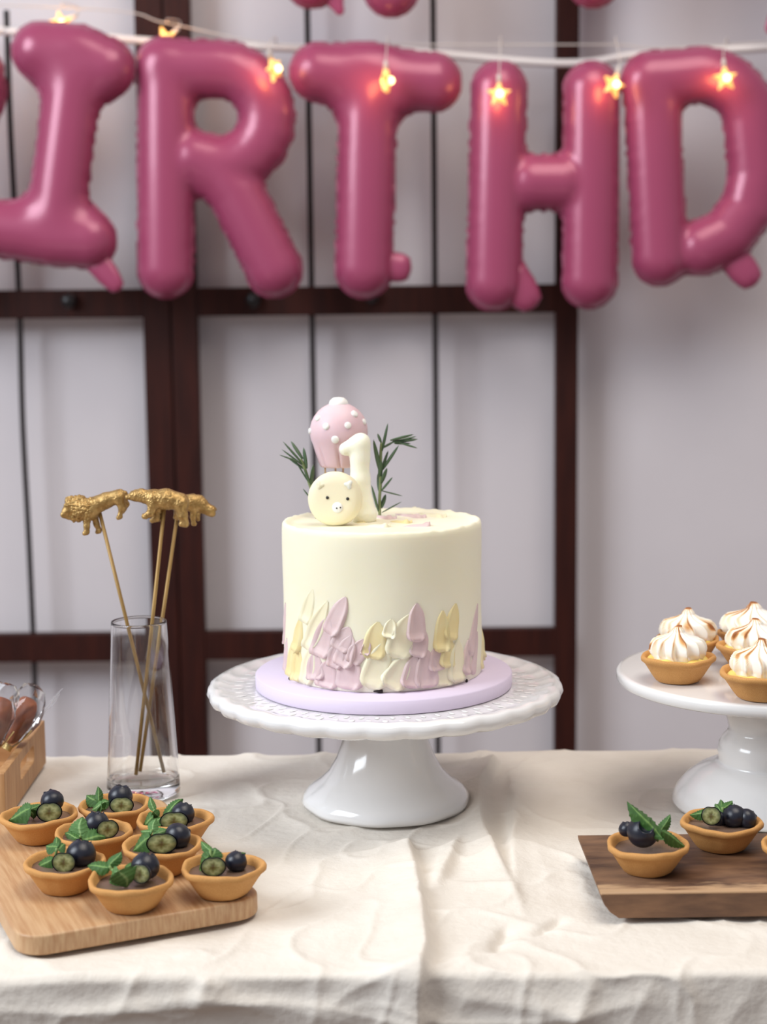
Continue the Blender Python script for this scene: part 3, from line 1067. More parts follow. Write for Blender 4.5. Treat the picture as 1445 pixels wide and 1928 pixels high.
for x, y, r in ((350, 585, -35), (528, 580, 40)):
    vv, ff = lathe([(0, 0.0011), (0.7, 0.0009), (1, -0.0002)], 24, lambda rr, z, a, k: (rr * (1 + .28 * math.cos(3 * (a - math.pi / 2))), z))
    pigpart('ear', (vv, ff), M['macaron'] if x < 400 else M['wax'], Matrix.Translation(((x - 432) * sP, -TP * .93, -(y - 672) * sP)) @ Matrix.Rotation(RAD(r), 4, 'Y') @ toF @ Matrix.Diagonal((26 * sP, 26 * sP, 1, 1)))

# hot-air balloon topper
sT = D_TOP / F_PX / K3
tc_ = at(500 + 455 / K3, 730 + 270 / K3, D_TOP)
top = thing('hot_air_balloon_topper', 'pink fondant hot-air balloon cake topper with white dots', 'cake topper', tc_)
RT = 180 * sT
bp_ = [(0, 1.0)] + [(math.sin(RAD(a)), math.cos(RAD(a))) for a in (10, 22, 34, 46, 58, 70, 82, 94, 106, 116)] + [(0.85, -.62), (0.80, -.80), (0.745, -.98), (0.69, -1.14), (0.655, -1.20), (0.60, -1.22), (0, -1.20)]


def gore(r, z, a, k):
    if z < -0.35 * RT:
        w = min(1, (-z / RT - 0.35) / 0.5)
        s = abs(math.sin(a * 4 + 0.5 + 0.6 * z / RT))
        return r * (1 + 0.13 * w * (min(1, s * 3.0) - 1)), z
    return r, z


obj('envelope', mesh('envelope', *lathe([(r * RT, z * RT) for r, z in bp_], 96, gore), M['fondant']), top)
cap_v, cap_f = lathe([(0, 0.30), (0.18, 0.28), (0.30, 0.18), (0.345, 0.05), (0.33, -0.02)], 32)
obj('cap', mesh('cap', [(p[0] * RT, p[1] * RT, p[2] * RT + 0.88 * RT) for p in cap_v], cap_f, M['icing_w']), top)
dots = [(381, 228, 22), (515, 222, 22), (436, 308, 25), (330, 182, 20), (272, 264, 20), (555, 157, 24), (612, 208, 20), (600, 330, 22)]
for x, y, r in dots:
    dx, dz = (x - 455) * sT / RT, -(y - 270) * sT / RT
    rr = math.hypot(dx, dz)
    if rr > 0.985:
        dx, dz, rr = dx / rr * .985, dz / rr * .985, .985
    n = Vector((dx, -math.sqrt(max(0.0, 1 - rr * rr)), dz))
    q = n.to_track_quat('Z', 'Y').to_matrix().to_4x4()
    v, f = lathe([(0, 0.0014), (r * sT * .6, 0.0013), (r * sT * .92, 0.0008), (r * sT, -0.0005)], 20)
    obj('dot', mesh('dot', [Matrix.Translation(n * RT * .995) @ q @ Vector(p) for p in v], f, M['icing_w']), top)
for k in range(6):                                              # dots round the back
    n = Vector((math.cos(k * 1.1) * .75, math.sin(k * .5 + .3) * .6 + .2, math.sin(k * 2.1) * .45)).normalized()
    v, f = lathe([(0, 0.0014), (21 * sT * .6, 0.0013), (21 * sT, -0.0005)], 14)
    if n.y > 0.15:
        obj('dot', mesh('dot', [Matrix.Translation(n * RT * .995) @ n.to_track_quat('Z', 'Y').to_matrix().to_4x4() @ Vector(p) for p in v], f, M['icing_w']), top)
zc = TZ + CTOP - tc_.z
for x, yy in ((367, -.004), (428, .008), (478, -.003)):
    X = (x - 455) * sT
    obj('stick', mesh('stick', *tube([(X, yy, -1.19 * RT), (X * .95, yy, zc - 0.02)], 0.0007, 8), M['pick']), top)


# rosemary sprigs
def needle_mesh():
    v, f = [], []
    n = 8
    rows = 8
    for j in range(rows + 1):
        t = j / rows
        w = 0.5 * (math.sin(math.pi * min(1, 0.10 + t * .90)) ** 0.55 if t < 1 else 0.02)
        for i in range(n):
            a = 2 * math.pi * i / n
            v.append((w * math.cos(a), 0.45 * w * math.sin(a), t))
    for j in range(rows):
        for i in range(n):
            k = (i + 1) % n
            f.append((j * n + i, j * n + k, (j + 1) * n + k, (j + 1) * n + i))
    f += [tuple(reversed(range(n))), tuple(rows * n + i for i in range(n))]
    return mesh('needle', v, f, M['rosemary'])


NM = needle_mesh()


def sprig(label, stem_px, needles, D, base_extra=0.012):
    root_p = at(500 + stem_px[0][0] / K3, 730 + stem_px[0][1] / K3, D)
    root_p.z = TZ + CTOP
    r = thing('rosemary_sprig', label, 'herb', root_p, 'rosemary sprigs on the cake')
    P = [at(500 + x / K3, 730 + y / K3, D) - root_p for x, y in stem_px]
    P[0].z = -base_extra
    obj('stem', mesh('stem', *tube(spline(P, 5), 0.0012, 8), M['rosestem']), r)
    for i, (x0, y0, x1, y1, w) in enumerate(needles):
        dz = 0.006 * math.sin(i * 2.4)
        a = at(500 + x0 / K3, 730 + y0 / K3, D) - root_p
        b = at(500 + x1 / K3, 730 + y1 / K3, D + dz) - root_p
        d = b - a
        q = d.to_track_quat('Z', 'Y').to_matrix().to_4x4()
        wd = w * 1.5 / K3 * D / F_PX
        obj('needle', NM, r, mw=Matrix.Translation(a) @ q @ Matrix.Rotation(0.35 * math.sin(i * 1.7), 4, 'Z') @ Matrix.Diagonal((wd, wd, d.length, 1)))
    return r


sprig('taller rosemary sprig beside the numeral candle', [(708, 778), (706, 700), (712, 600), (712, 500), (714, 400), (720, 340)],
      [(722, 390, 758, 218, 28), (716, 340, 694, 283, 18), (712, 530, 668, 318, 26), (715, 520, 760, 388, 24), (722, 510, 826, 355, 30), (718, 590, 752, 495, 34),
       (720, 375, 800, 330, 22), (775, 325, 918, 288, 24), (785, 335, 944, 318, 26), (800, 335, 935, 300, 18), (830, 340, 942, 374, 20), (800, 345, 900, 345, 20),
       (715, 640, 788, 552, 22), (722, 638, 850, 670, 14), (706, 640, 700, 520, 20), (700, 770, 656, 600, 14), (716, 745, 744, 658, 20), (720, 772, 844, 704, 14),
       (708, 560, 716, 450, 20), (712, 740, 735, 690, 16)], DC + 0.036)
sprig('smaller rosemary sprig leaning out behind the pig macaron', [(330, 800), (300, 680), (275, 600), (250, 520), (232, 470), (215, 440)],
      [(240, 480, 108, 332, 22), (245, 490, 100, 380, 18), (238, 470, 84, 414, 16), (230, 440, 158, 330, 20), (255, 500, 236, 368, 24), (282, 600, 298, 472, 26),
       (250, 510, 130, 425, 16), (278, 600, 240, 500, 18), (275, 680, 232, 624, 14), (270, 590, 180, 440, 16)], DC + 0.030)

# ------------------------------------------------------------------ glass vase with gold animal picks
vb = on(271, 1492)
DV = vb.y
VH = 0.1375
vase_prof = [(0, 0.0), (0.0265, 0.0), (0.0284, 0.0012), (0.0288, 0.004), (0.0214, VH - .0008), (0.02125, VH - .0003), (0.0208, VH), (0.0203, VH - .0003), (0.0201, VH - .0008), (0.0273, 0.013), (0.0255, 0.0105), (0.020, 0.0092), (0, 0.0088)]
vp2 = []
for a, b in zip(vase_prof, vase_prof[1:]):
    ts = [0, .012, .03, .1, .25, .5, .75, .9, .97, .988] if abs(a[1] - b[1]) > 0.05 else [0]
    vp2 += [(a[0] + (b[0] - a[0]) * t, a[1] + (b[1] - a[1]) * t) for t in ts]
vp2.append(vase_prof[-1])
tag(obj('glass_vase', mesh('glass_vase', *lathe(vp2, 96), M['glass']), loc=Vector((vb.x, vb.y, TZ + 0.0002))),
    'clear tapered glass vase holding three gold animal picks', 'vase')

K7 = 4.129


def animal(name, label, org, parts, k, D, stick_top, stick_bot, bottom_off, fur, fur_scale, lo, hi):
    o3 = at(80 + org[0] / K7, 890 + org[1] / K7, D)
    pr = [((a[0] - org[0], a[1] - org[1], a[2] if len(a) > 2 else 0), (b[0] - org[0], b[1] - org[1], b[2] if len(b) > 2 else 0), ra, rb) for a, b, ra, rb in parts]
    v, f = sdf_px(pr, (lo[0] - org[0], lo[1] - org[1]), (hi[0] - org[0], hi[1] - org[1]), D, 0.00042, k, K7, (0, 0), ydepth=0.0125)
    me = mesh('animal_figure', v, f, M['gold'])
    nn = [w.normal.copy() for w in me.vertices]
    for w, n in zip(me.vertices, nn):
        p = w.co
        amt = fur(p.x / (D / F_PX / K7) + org[0], -p.z / (D / F_PX / K7) + org[1])
        w.co = p + n * amt * (noise.noise(p * fur_scale) + 0.6 * noise.noise(p * fur_scale * 2.1))
    me.update()
    st = at(*stick_top, D)
    r = thing(name, label, 'cake pick', st)
    obj('animal_figure', me, r, loc=o3 - st)
    b = on(*stick_bot, 0.0115)
    c = Vector((vb.x, vb.y, 0))
    b.x, b.y = stick_bot_pt(stick_bot, bottom_off)
    b.z = TZ + 0.0135
    d = (b - st).normalized()
    obj('stick', mesh('stick', *tube([-d * 0.004, (b - st)], 0.00145, 10), M['stick']), r)
    return r


def stick_bot_pt(px, dy):
    p = at(px[0], px[1], DV + dy)
    return p.x, p.y


lion = [((392, 262, 0), (500, 215, 0), 74, 62), ((500, 215, 0), (598, 182, 0), 60, 54), ((300, 275, 0), (360, 290, 0), 86, 84), ((262, 255, 0), (280, 300, 0), 70, 72),
        ((215, 252, -20), (198, 288, -30), 44, 40), ((196, 292, -40), (166, 318, -50), 29, 21), ((172, 330, -44), (205, 342, -30), 14, 20), ((222, 232, -58), (190, 240, -52), 12, 12), ((232, 345, -18), (240, 362, -14), 20, 14), ((250, 345, -5), (270, 340, 0), 32, 40),
        ((350, 330, -28), (345, 410, -30), 32, 22), ((345, 410, -30), (344, 452, -32), 22, 21), ((340, 462, -32), (326, 470, -36), 21, 17),
        ((395, 325, 26), (412, 405, 24), 34, 22), ((412, 405, 24), (430, 448, 24), 21, 20), ((430, 460, 24), (416, 468, 20), 20, 16),
        ((598, 200, -20), (625, 262, -24), 46, 30), ((625, 262, -24), (606, 330, -26), 24, 18), ((606, 344, -26), (592, 352, -28), 20, 15),
        ((610, 195, 22), (648, 250, 26), 42, 26), ((648, 250, 26), (628, 290, 26), 22, 18), ((628, 290, 26), (620, 310, 24), 17, 16),
        ((615, 145, 0), (650, 160, 10), 13, 11), ((650, 160, 10), (668, 185, 14), 11, 9), ((212, 215, -8), (300, 205, 0), 32, 36)]
animal('lion_pick', 'gold lion figure on a thin stick in the glass vase', (430, 280), lion, 20, DV - 0.004, (188.5, 968), (310, 1488), 0.010,
       lambda x, y: 0.00012 if (x < 235 and y > 240) or x > 385 or y > 385 else 0.0010, 520, (120, 90), (700, 510))
bear = [((880, 205, 0), (965, 205, 0), 74, 80), ((965, 205, 0), (1075, 225, 0), 80, 68), ((750, 175, 0), (860, 195, 0), 46, 66), ((720, 172, 0), (760, 172, 0), 40, 46),
        ((662, 186, -4), (720, 178, 0), 20, 36), ((775, 138, 14), (780, 140, -14), 13, 13),
        ((865, 250, -34), (842, 312, -38), 40, 28), ((842, 312, -38), (800, 334, -42), 26, 20), ((800, 332, -42), (790, 330, -44), 20, 14),
        ((900, 260, 26), (890, 350, 28), 44, 32), ((890, 355, 28), (846, 376, 20), 28, 20),
        ((1080, 250, -26), (1092, 330, -30), 56, 40), ((1092, 330, -30), (1112, 392, -30), 36, 28), ((1112, 398, -30), (1080, 400, -38), 26, 20),
        ((1060, 260, 28), (1050, 320, 28), 46, 30), ((1050, 320, 28), (1030, 350, 26), 26, 18)]
animal('bear_pick', 'gold bear figure facing the lion on a stick in the vase', (950, 260), bear, 22, DV - 0.008, (309, 962), (257, 1486), 0.004,
       lambda x, y: 0.00034 if x < 1000 else 0.0002, 760, (620, 80), (1190, 470))
third = [((1080, 235, 0), (1170, 232, 0), 64, 66), ((1170, 232, 0), (1215, 240, 0), 64, 54), ((1215, 240, 0), (1265, 275, 0), 50, 44), ((1265, 275, 0), (1300, 300, -4), 46, 42),
         ((1310, 306, -6), (1326, 324, -8), 32, 22), ((1318, 270, -14), (1338, 286, -16), 14, 10), ((1326, 276, 14), (1346, 288, 14), 14, 10), ((1226, 210, 0), (1246, 235, 0), 36, 36),
         ((1185, 270, -22), (1172, 340, -24), 36, 22), ((1172, 340, -24), (1176, 390, -24), 20, 17), ((1176, 396, -24), (1186, 400, -26), 17, 13),
         ((1200, 270, 22), (1200, 330, 24), 32, 20), ((1200, 330, 24), (1206, 370, 24), 18, 15), ((1070, 260, 20), (1045, 330, 22), 38, 22), ((1045, 335, 22), (1025, 352, 20), 20, 14),
         ((1070, 260, -20), (1060, 335, -20), 36, 22), ((1060, 340, -20), (1048, 356, -22), 20, 14)]
animal('animal_pick', 'gold animal figure facing away with lowered head, half behind the gold bear', (1150, 260), third, 20, DV + 0.017, (333, 978), (265, 1488), 0.013,
       lambda x, y: 0.00025, 700, (990, 130), (1380, 430))

# ------------------------------------------------------------------ wooden crate with wrapped pastries
near, far = on(11.5, 1548), on(87, 1437)
LEN = (far - near).length
ang = math.atan2(far.y - near.y, far.x - near.x)
CH, TH, CWID = 0.0372, 0.0062, 0.115
crate = thing('wooden_crate', 'small pale wooden crate with an oval hand hole at the left edge', 'crate', near)
crate.rotation_euler = (0, 0, ang)
# local: x along the side panel (away), y to the left of the picture, z up
hole = round_rect(LEN * .36, LEN * .70, CH * .40, CH * .78, CH * .12)
me = slab('side_panel', [round_rect(0, LEN, 0.0003, CH, 0.0008, 2), hole], TH, M['crate'], 0.0004, 1)
ms = Matrix.Rotation(math.pi / 2, 4, 'X')
for yy in (TH / 2, CWID - TH / 2):
    obj('side_panel', me, crate, mw=Matrix.Translation((0, yy, 0)) @ ms)
for xx in (TH * .5, LEN - TH * .5):
    v, f = box(xx - TH / 2, xx + TH / 2, TH + .0002, CWID - TH - .0002, 0.0003, CH, 0.0004, 1)
    obj('end_panel', mesh('end_panel', v, f, M['crate'], False), crate)
v, f = box(TH + .0004, LEN - TH - .0004, TH + .0004, CWID - TH - .0004, 0.0005, 0.004)
obj('bottom', mesh('bottom', v, f, M['crate'], False), crate)


def wrapped(label, foot_px, D, top_px, wpx, seedv, wing=None):
    """a browned pastry in a clear bag gathered with a gold tie at its foot"""
    a, b = at(*foot_px, D), at(*top_px, D + 0.01)
    a.z = max(a.z, TZ + 0.014)
    r = thing('wrapped_pastry', label, 'pastry', a, 'pastries wrapped in clear film in the crate')
    d = b - a
    L = d.length
    q = d.to_track_quat('Z', 'Y').to_matrix().to_4x4()
    w = wpx * D / F_PX / 2
    prof = [(0, L * .06), (w * .42, L * .12), (w * .72, L * .28), (w * .95, L * .52), (w, L * .70), (w * .9, L * .86), (w * .6, L * .97), (0, L)]
    prof = [tuple(p) for p in spline(prof, 3)]
    v, f = lathe([(max(0, p[0]) if 0 < i < len(prof) - 1 else 0, p[1]) for i, p in enumerate(prof)], 32,
                 lambda rr, z, a_, k: (rr * (1 + .06 * math.cos(2 * a_) + .03 * math.sin(5 * a_ + 60 * z)), z))
    obj('pastry', mesh('pastry', [q @ Matrix.Diagonal((1, .6, 1, 1)) @ Vector(p) for p in v], f, M['bread']), r)
    rs = random.Random(seedv)
    rings = [(0.0028, 0.0), (w * .62, L * .14), (w * 1.0, L * .36), (w * 1.24, L * .62), (w * 1.26, L * .84), (w * 1.12, L * 1.04), (w * .8, L * 1.20), (w * .35, L * 1.25)]
    jit = {}

    def crump(rr, z, a_, k):
        key = (round(a_, 4), k)
        if key not in jit:
            jit[key] = (1 + rs.uniform(-.13, .13) * min(1, rr / w), z + rs.uniform(-.05, .05) * L * min(1, rr / w))
        return rr * jit[key][0], jit[key][1]
    v, f = lathe(rings + [(0, L * 1.24)], 13, crump)
    bm_ = mesh('clear_bag', [q @ Matrix.Diagonal((1, .75, 1, 1)) @ Vector(p) for p in v], f, M['film'], False)
    obj('clear_bag', bm_, r)
    tg = Geo()
    for kk in range(4):
        ring = [(0.0034 * math.cos(t) * 1.4, 0.0034 * math.sin(t), 0.0012 * kk - .002 + .0006 * math.sin(t)) for t in np.linspace(0, 2 * math.pi, 16)]
        tg.add(tube(ring, 0.0006, 6), q)
    tg.add(tube([(0, -.0036, 0), (-0.010, -.006, 0.012), (-0.016, -.006, .020)], 0.0006, 6), q)
    obj('twist_tie', tg.mesh('twist_tie', M['tie']), r)
    if wing:                                                    # fanned, pleated end of the bag
        vv, ff = [], []
        n, m_ = 16, 12
        p0, p1 = at(*wing[0], D - .004) - a, at(*wing[1], D - .004) - a
        for i in range(n + 1):
            t = i / n
            e = p0.lerp(p1, t)
            for j in range(m_ + 1):
                s = j / m_
                p = e * s
                vv.append(p + Vector((0, 0.0035 * math.sin(t * 16) * s + .010 * math.sin(t * 3.1) * s, 0.0012 * math.sin(s * 9 + t * 7) * s)))
        for i in range(n):
            for j in range(m_):
                k = i * (m_ + 1) + j
                ff.append((k, k + 1, k + m_ + 2, k + m_ + 1))
        obj('bag_end', mesh('bag_end', vv, ff, M['film2']), r)
    return r


wrapped('brown pastry in a clear film bag leaning over the crate side', (14, 1406), 1.200, (58, 1314), 70, 3, ((92, 1338), (118, 1296)))
wrapped('brown pastry in a clear film bag, partly cut off by the left edge', (-20, 1418), 1.165, (4, 1312), 66, 5, None)

# ------------------------------------------------------------------ boards
BB_T = 0.0125
pA, pB = on(36, 1770, BB_T), on(500, 1691, BB_T)
xdir = (pB - pA)
LB = xdir.length
angB = math.atan2(xdir.y, xdir.x)
board = obj('bamboo_board', slab('bamboo_board', [round_rect(0, LB, 0, 0.235, 0.018, 10)], BB_T, M['bamboo'], 0.0016, 2), loc=(pA.x, pA.y, TZ + BB_T / 2 + 0.0002), rot=(0, 0, angB))
tag(board, 'pale bamboo serving board with rounded corners carrying eight blueberry tarts', 'serving board')

WB_T = 0.0165
qa, qb = on(1086, 1573, WB_T), on(1134, 1682, WB_T)
xl = (qa.x + qb.x) / 2
WLEN = 0.36
# side profile with the undercut end, drawn in x-z and extruded in depth
prof_xz = [(0, WB_T), (0.0004, WB_T - .003), (0.0022, WB_T * .55), (0.0060, WB_T * .24), (0.0115, 0.0), (WLEN - .0115, 0.0), (WLEN - .006, WB_T * .24), (WLEN - .0022, WB_T * .55), (WLEN - .0004, WB_T - .003), (WLEN, WB_T)]
depth = qa.y - qb.y
_m = M['walnut']                                                # pale worn band along the front edge of the top
_nt = _m.node_tree
_b = _nt.nodes['Principled BSDF']
_src = _b.inputs['Base Color'].links[0].from_socket
_tc = _nt.nodes.new('ShaderNodeTexCoord')
_sx = _nt.nodes.new('ShaderNodeSeparateXYZ')
_nt.links.new(_tc.outputs['Object'], _sx.inputs[0])
_mp = _nt.nodes.new('ShaderNodeMapping')
_mp.inputs['Scale'].default_value = (35, 160, 160)
_nt.links.new(_tc.outputs['Object'], _mp.inputs['Vector'])
_no = _nt.nodes.new('ShaderNodeTexNoise')
_no.inputs['Scale'].default_value = 1.0
_no.inputs['Detail'].default_value = 6
_nt.links.new(_mp.outputs['Vector'], _no.inputs['Vector'])
_m1 = _nt.nodes.new('ShaderNodeMath')
_m1.operation = 'MULTIPLY_ADD'
_nt.links.new(_no.outputs['Fac'], _m1.inputs[0])
_m1.inputs[1].default_value = 0.050
_nt.links.new(_sx.outputs['Y'], _m1.inputs[2])
_mr = _nt.nodes.new('ShaderNodeMapRange')
_mr.inputs['From Min'].default_value = -depth / 2 + 0.040
_mr.inputs['From Max'].default_value = -depth / 2 + 0.030
_nt.links.new(_m1.outputs[0], _mr.inputs['Value'])
_mx = _nt.nodes.new('ShaderNodeMixRGB')
_mx.inputs['Color2'].default_value = s2l((176, 140, 104))
_nt.links.new(_mr.outputs['Result'], _mx.inputs['Fac'])
_nt.links.new(_src, _mx.inputs['Color1'])
_mz = _nt.nodes.new('ShaderNodeMath')
_mz.operation = 'GREATER_THAN'
_nt.links.new(_sx.outputs['Z'], _mz.inputs[0])
_mz.inputs[1].default_value = WB_T * 0.93
_mm = _nt.nodes.new('ShaderNodeMath')
_mm.operation = 'MULTIPLY'
_nt.links.new(_mr.outputs['Result'], _mm.inputs[0])
_nt.links.new(_mz.outputs[0], _mm.inputs[1])
_nt.links.new(_mm.outputs[0], _mx.inputs['Fac'])
_nt.links.new(_mx.outputs[0], _b.inputs['Base Color'])
me = slab('brown_board', [list(reversed(prof_xz))], depth, M['walnut'], 0.0006, 1)
me.transform(Matrix.Rotation(math.pi / 2, 4, 'X'))
wb = obj('brown_board', me, loc=(xl, (qa.y + qb.y) / 2, TZ + 0.0002), rot=(0, 0, math.atan2(-(qa.x - qb.x), qa.y - qb.y) * 0.25))
tag(wb, 'thick dark brown wooden serving board with an undercut end', 'serving board')

# ------------------------------------------------------------------ right cake stand
DS = 1.15
PZ = 0.1037
sc = at(1441, 1523, DS)
sc.z = TZ
RS = 287 * DS / F_PX
pr = [(0, 0.0005), (0.060, 0.0), (0.0690, 0.0015), (0.0695, 0.004), (0.0665, 0.012), (0.060, 0.020), (0.051, 0.027), (0.042, 0.0315), (0.0385, 0.033), (0.0350, 0.0335), (0.0350, 0.036), (0.0358, 0.041),
      (0.0350, 0.048), (0.0325, 0.053), (0.0290, 0.0565), (0.0278, 0.060), (0.0288, 0.065), (0.0305, 0.070), (0.0312, 0.078), (0.0312, 0.092), (0.034, 0.0935), (RS - .002, 0.0948), (RS, 0.0960), (RS + .0002, PZ - .0018), (RS - .0012, PZ - .0002), (RS - .004, PZ), (0, PZ)]
tag(obj('cake_stand', mesh('pedestal_stand', *lathe(pr, 160), M['enamel']), loc=sc + Vector((0, 0, 0.0002))), 'plain white pedestal cake stand holding the meringue tarts', 'cake stand')


# ------------------------------------------------------------------ tart kinds
def berry_mesh():
    prof = [(0, 0.62), (0.18, 0.63), (0.31, 0.68), (0.40, 0.82), (0.46, 0.90), (0.52, 0.845), (0.62, 0.765), (0.74, 0.62), (0.90, 0.38), (0.99, 0.08), (0.985, -0.2), (0.88, -0.52), (0.66, -0.78), (0.36, -0.93), (0, -0.97)]

    def fn(r, z, a, k):
        if k in (3, 4):
            s = math.cos(a * 5)
            return r * (1.03 + 0.09 * s), z + 0.06 * s
        return r, z
    return mesh('blueberry', *lathe(prof, 30, fn), M['berry'])


def half_mesh():
    """skin of a halved berry, open side facing -y"""
    v, f = [], []
    n, m_ = 28, 9
    for j in range(m_ + 1):
        t = j / m_ * math.pi / 2
        for i in range(n):
            a = 2 * math.pi * i / n
            d = 1 - 0.13 * math.exp(-((a - math.pi / 2) / .28) ** 2)
            v.append((math.cos(a) * math.cos(t) * d * 1.0, math.sin(t), math.sin(a) * math.cos(t) * d * .92))
    for j in range(m_):
        for i in range(n):
            k = (i + 1) % n
            f.append((j * n + i, j * n + k, (j + 1) * n + k, (j + 1) * n + i))
    return mesh('halved_blueberry', v, f, M['berry'])


def face_mesh():
    v, f, at_ = [(0, -0.02, 0)], [], [0.0]
    n = 32
    rr_ = ((0.16, -0.045, .18), (0.34, -0.055, .40), (0.55, -0.045, .65), (0.72, -0.03, .82), (0.86, -0.015, .93), (0.925, 0.01, 1.0))
    for rr, y, val in rr_:
        for i in range(n):
            a = 2 * math.pi * i / n
            d = 1 - 0.13 * math.exp(-((a - math.pi / 2) / .28) ** 2)
            lob = -0.04 * math.cos(2 * a) if rr < .75 else 0
            v.append((math.cos(a) * d * rr, y + lob, math.sin(a) * d * rr * .92))
            seam = 0.20 * math.exp(-(math.cos(a) * rr / .10) ** 2) * (rr < .8)
            at_.append(max(0, val - seam + 0.08 * math.sin(8 * a) * (0.3 < rr < .8)))
    for i in range(n):
        k = (i + 1) % n
        f.append((0, 1 + i, 1 + k))
        for j in range(len(rr_) - 1):
            f.append((1 + j * n + i, 1 + (j + 1) * n + i, 1 + (j + 1) * n + k, 1 + j * n + k))
    return mesh('cut_face', v, f, M['pulp'], True, {'ripe': at_})


def leaf_mesh(m, seedv):
    """serrated mint leaf along +z, unit length, facing -y, with a folded midrib and raised quilting"""
    v, f, at_ = [], [], []
    nj, ni = 28, 10
    for j in range(nj + 1):
        t = j / nj
        w = 0.30 * (math.sin(math.pi * min(1.0, t ** 0.80)) ** 0.85 + 0.02)
        tooth = (j % 3) / 2.0
        for i in range(ni + 1):
            u = -1 + 2 * i / ni
            au = abs(u)
            ww = w * (1 + (0.20 * (1 - tooth) - 0.08) * au ** 4 * (1 if t < .97 else 0))
            vein = math.sin(au * 7.5 - t * 30)
            y = 0.24 * au ** 1.3 * w / .3 - 0.020 * vein * (1 - t * .6) * min(1, au * 5) + 0.26 * t * t + 0.03 * math.sin(5 * t + 2 * u + seedv)
            v.append((u * ww + 0.04 * math.sin(t * 5 + seedv), y, t - 0.06 * au * (1 - t)))
            at_.append(max(math.exp(-(au / .10) ** 2), 0.75 * max(0, vein) ** 6 * (1 - au * .5), 0.25 * (1 - t)))
    for j in range(nj):
        for i in range(ni):
            a = j * (ni + 1) + i
            f.append((a, a + 1, a + ni + 2, a + ni + 1))
    v += [(p[0] * .99, p[1] + 0.02, p[2]) for p in v]
    n0 = (nj + 1) * (ni + 1)
    f += [tuple(n0 + q for q in reversed(fc)) for fc in list(f)]
    return mesh('mint_leaf', v, f, m, True, {'vein': at_ + at_})


BERRY, HALF, FACE = berry_mesh(), half_mesh(), face_mesh()
LEAF = [leaf_mesh(M['mint'], 1), leaf_mesh(M['mint'], 4), leaf_mesh(M['mint2'], 2)]


def shell_mesh(seedv, pointy=0.0):
    prof = [(0, 0.0), (0.50, 0.0), (0.56, 0.02), (0.60, 0.06), (0.70, 0.26), (0.82, 0.54), (0.90, 0.72), (0.94, 0.76), (0.99, 0.82), (1.0, 0.93), (0.975, 1.0), (0.925, 1.005), (0.88, 0.96), (0.84, 0.84), (0.78, 0.66), (0.70, 0.50), (0, 0.46)]
    rs = random.Random(seedv)
    p1, p2, p3 = [rs.random() * 6.28 for _ in range(3)]

    def fn(r, z, a, k):
        w = min(1, r * 1.1)
        d = 1 + w * (0.022 * math.sin(2 * a + p1) + 0.018 * math.sin(5 * a + p2) + 0.007 * math.sin(13 * a + p3))
        d += w * pointy * (math.exp(-((math.atan2(math.sin(a), math.cos(a))) / .35) ** 2))
        return r * d, z * (1 + 0.03 * math.sin(3 * a + p2) + 0.012 * math.sin(9 * a + p1))
    v, f = lathe(prof, 64, fn)
    return mesh('tart_shell', v, f, M['crust'])


SHELLS = [shell_mesh(s, p) for s, p in ((1, 0), (2, 0.05), (3, 0), (4, 0.09), (5, .03))]
FILL = mesh('filling', *lathe([(0, 0.76), (0.5, 0.755), (0.78, 0.745), (0.85, 0.77), (0.80, 0.60), (0, 0.55)], 40), M['ganache'])
TH_ = 0.0188                                                     # tart height


def place_leaf(root, org, D, base, tip, wid, kind, dy=0.0, roll=0.0):
    a = at(*base, D + dy) - org
    b = at(*tip, D + dy + (0.004 if roll == 0 else 0)) - org
    d = b - a
    q = d.to_track_quat('Z', 'Y').to_matrix().to_4x4()
    # face the leaf upwards and towards the viewer
    x = d.normalized()
    n = Vector((0, -0.75, 0.65))
    n = (n - x * n.dot(x)).normalized()
    s = n.cross(x) * -1
    R = Matrix((( s.x, -n.x, x.x, 0), (s.y, -n.y, x.y, 0), (s.z, -n.z, x.z, 0), (0, 0, 0, 1)))
    w = 1.2 * wid * D / F_PX / 0.6
    L = d.length
    obj('mint_leaf', LEAF[kind], root, mw=Matrix.Translation(a) @ R @ Matrix.Rotation(roll, 4, 'Z') @ Matrix.Diagonal((w, L * .8, L, 1)))


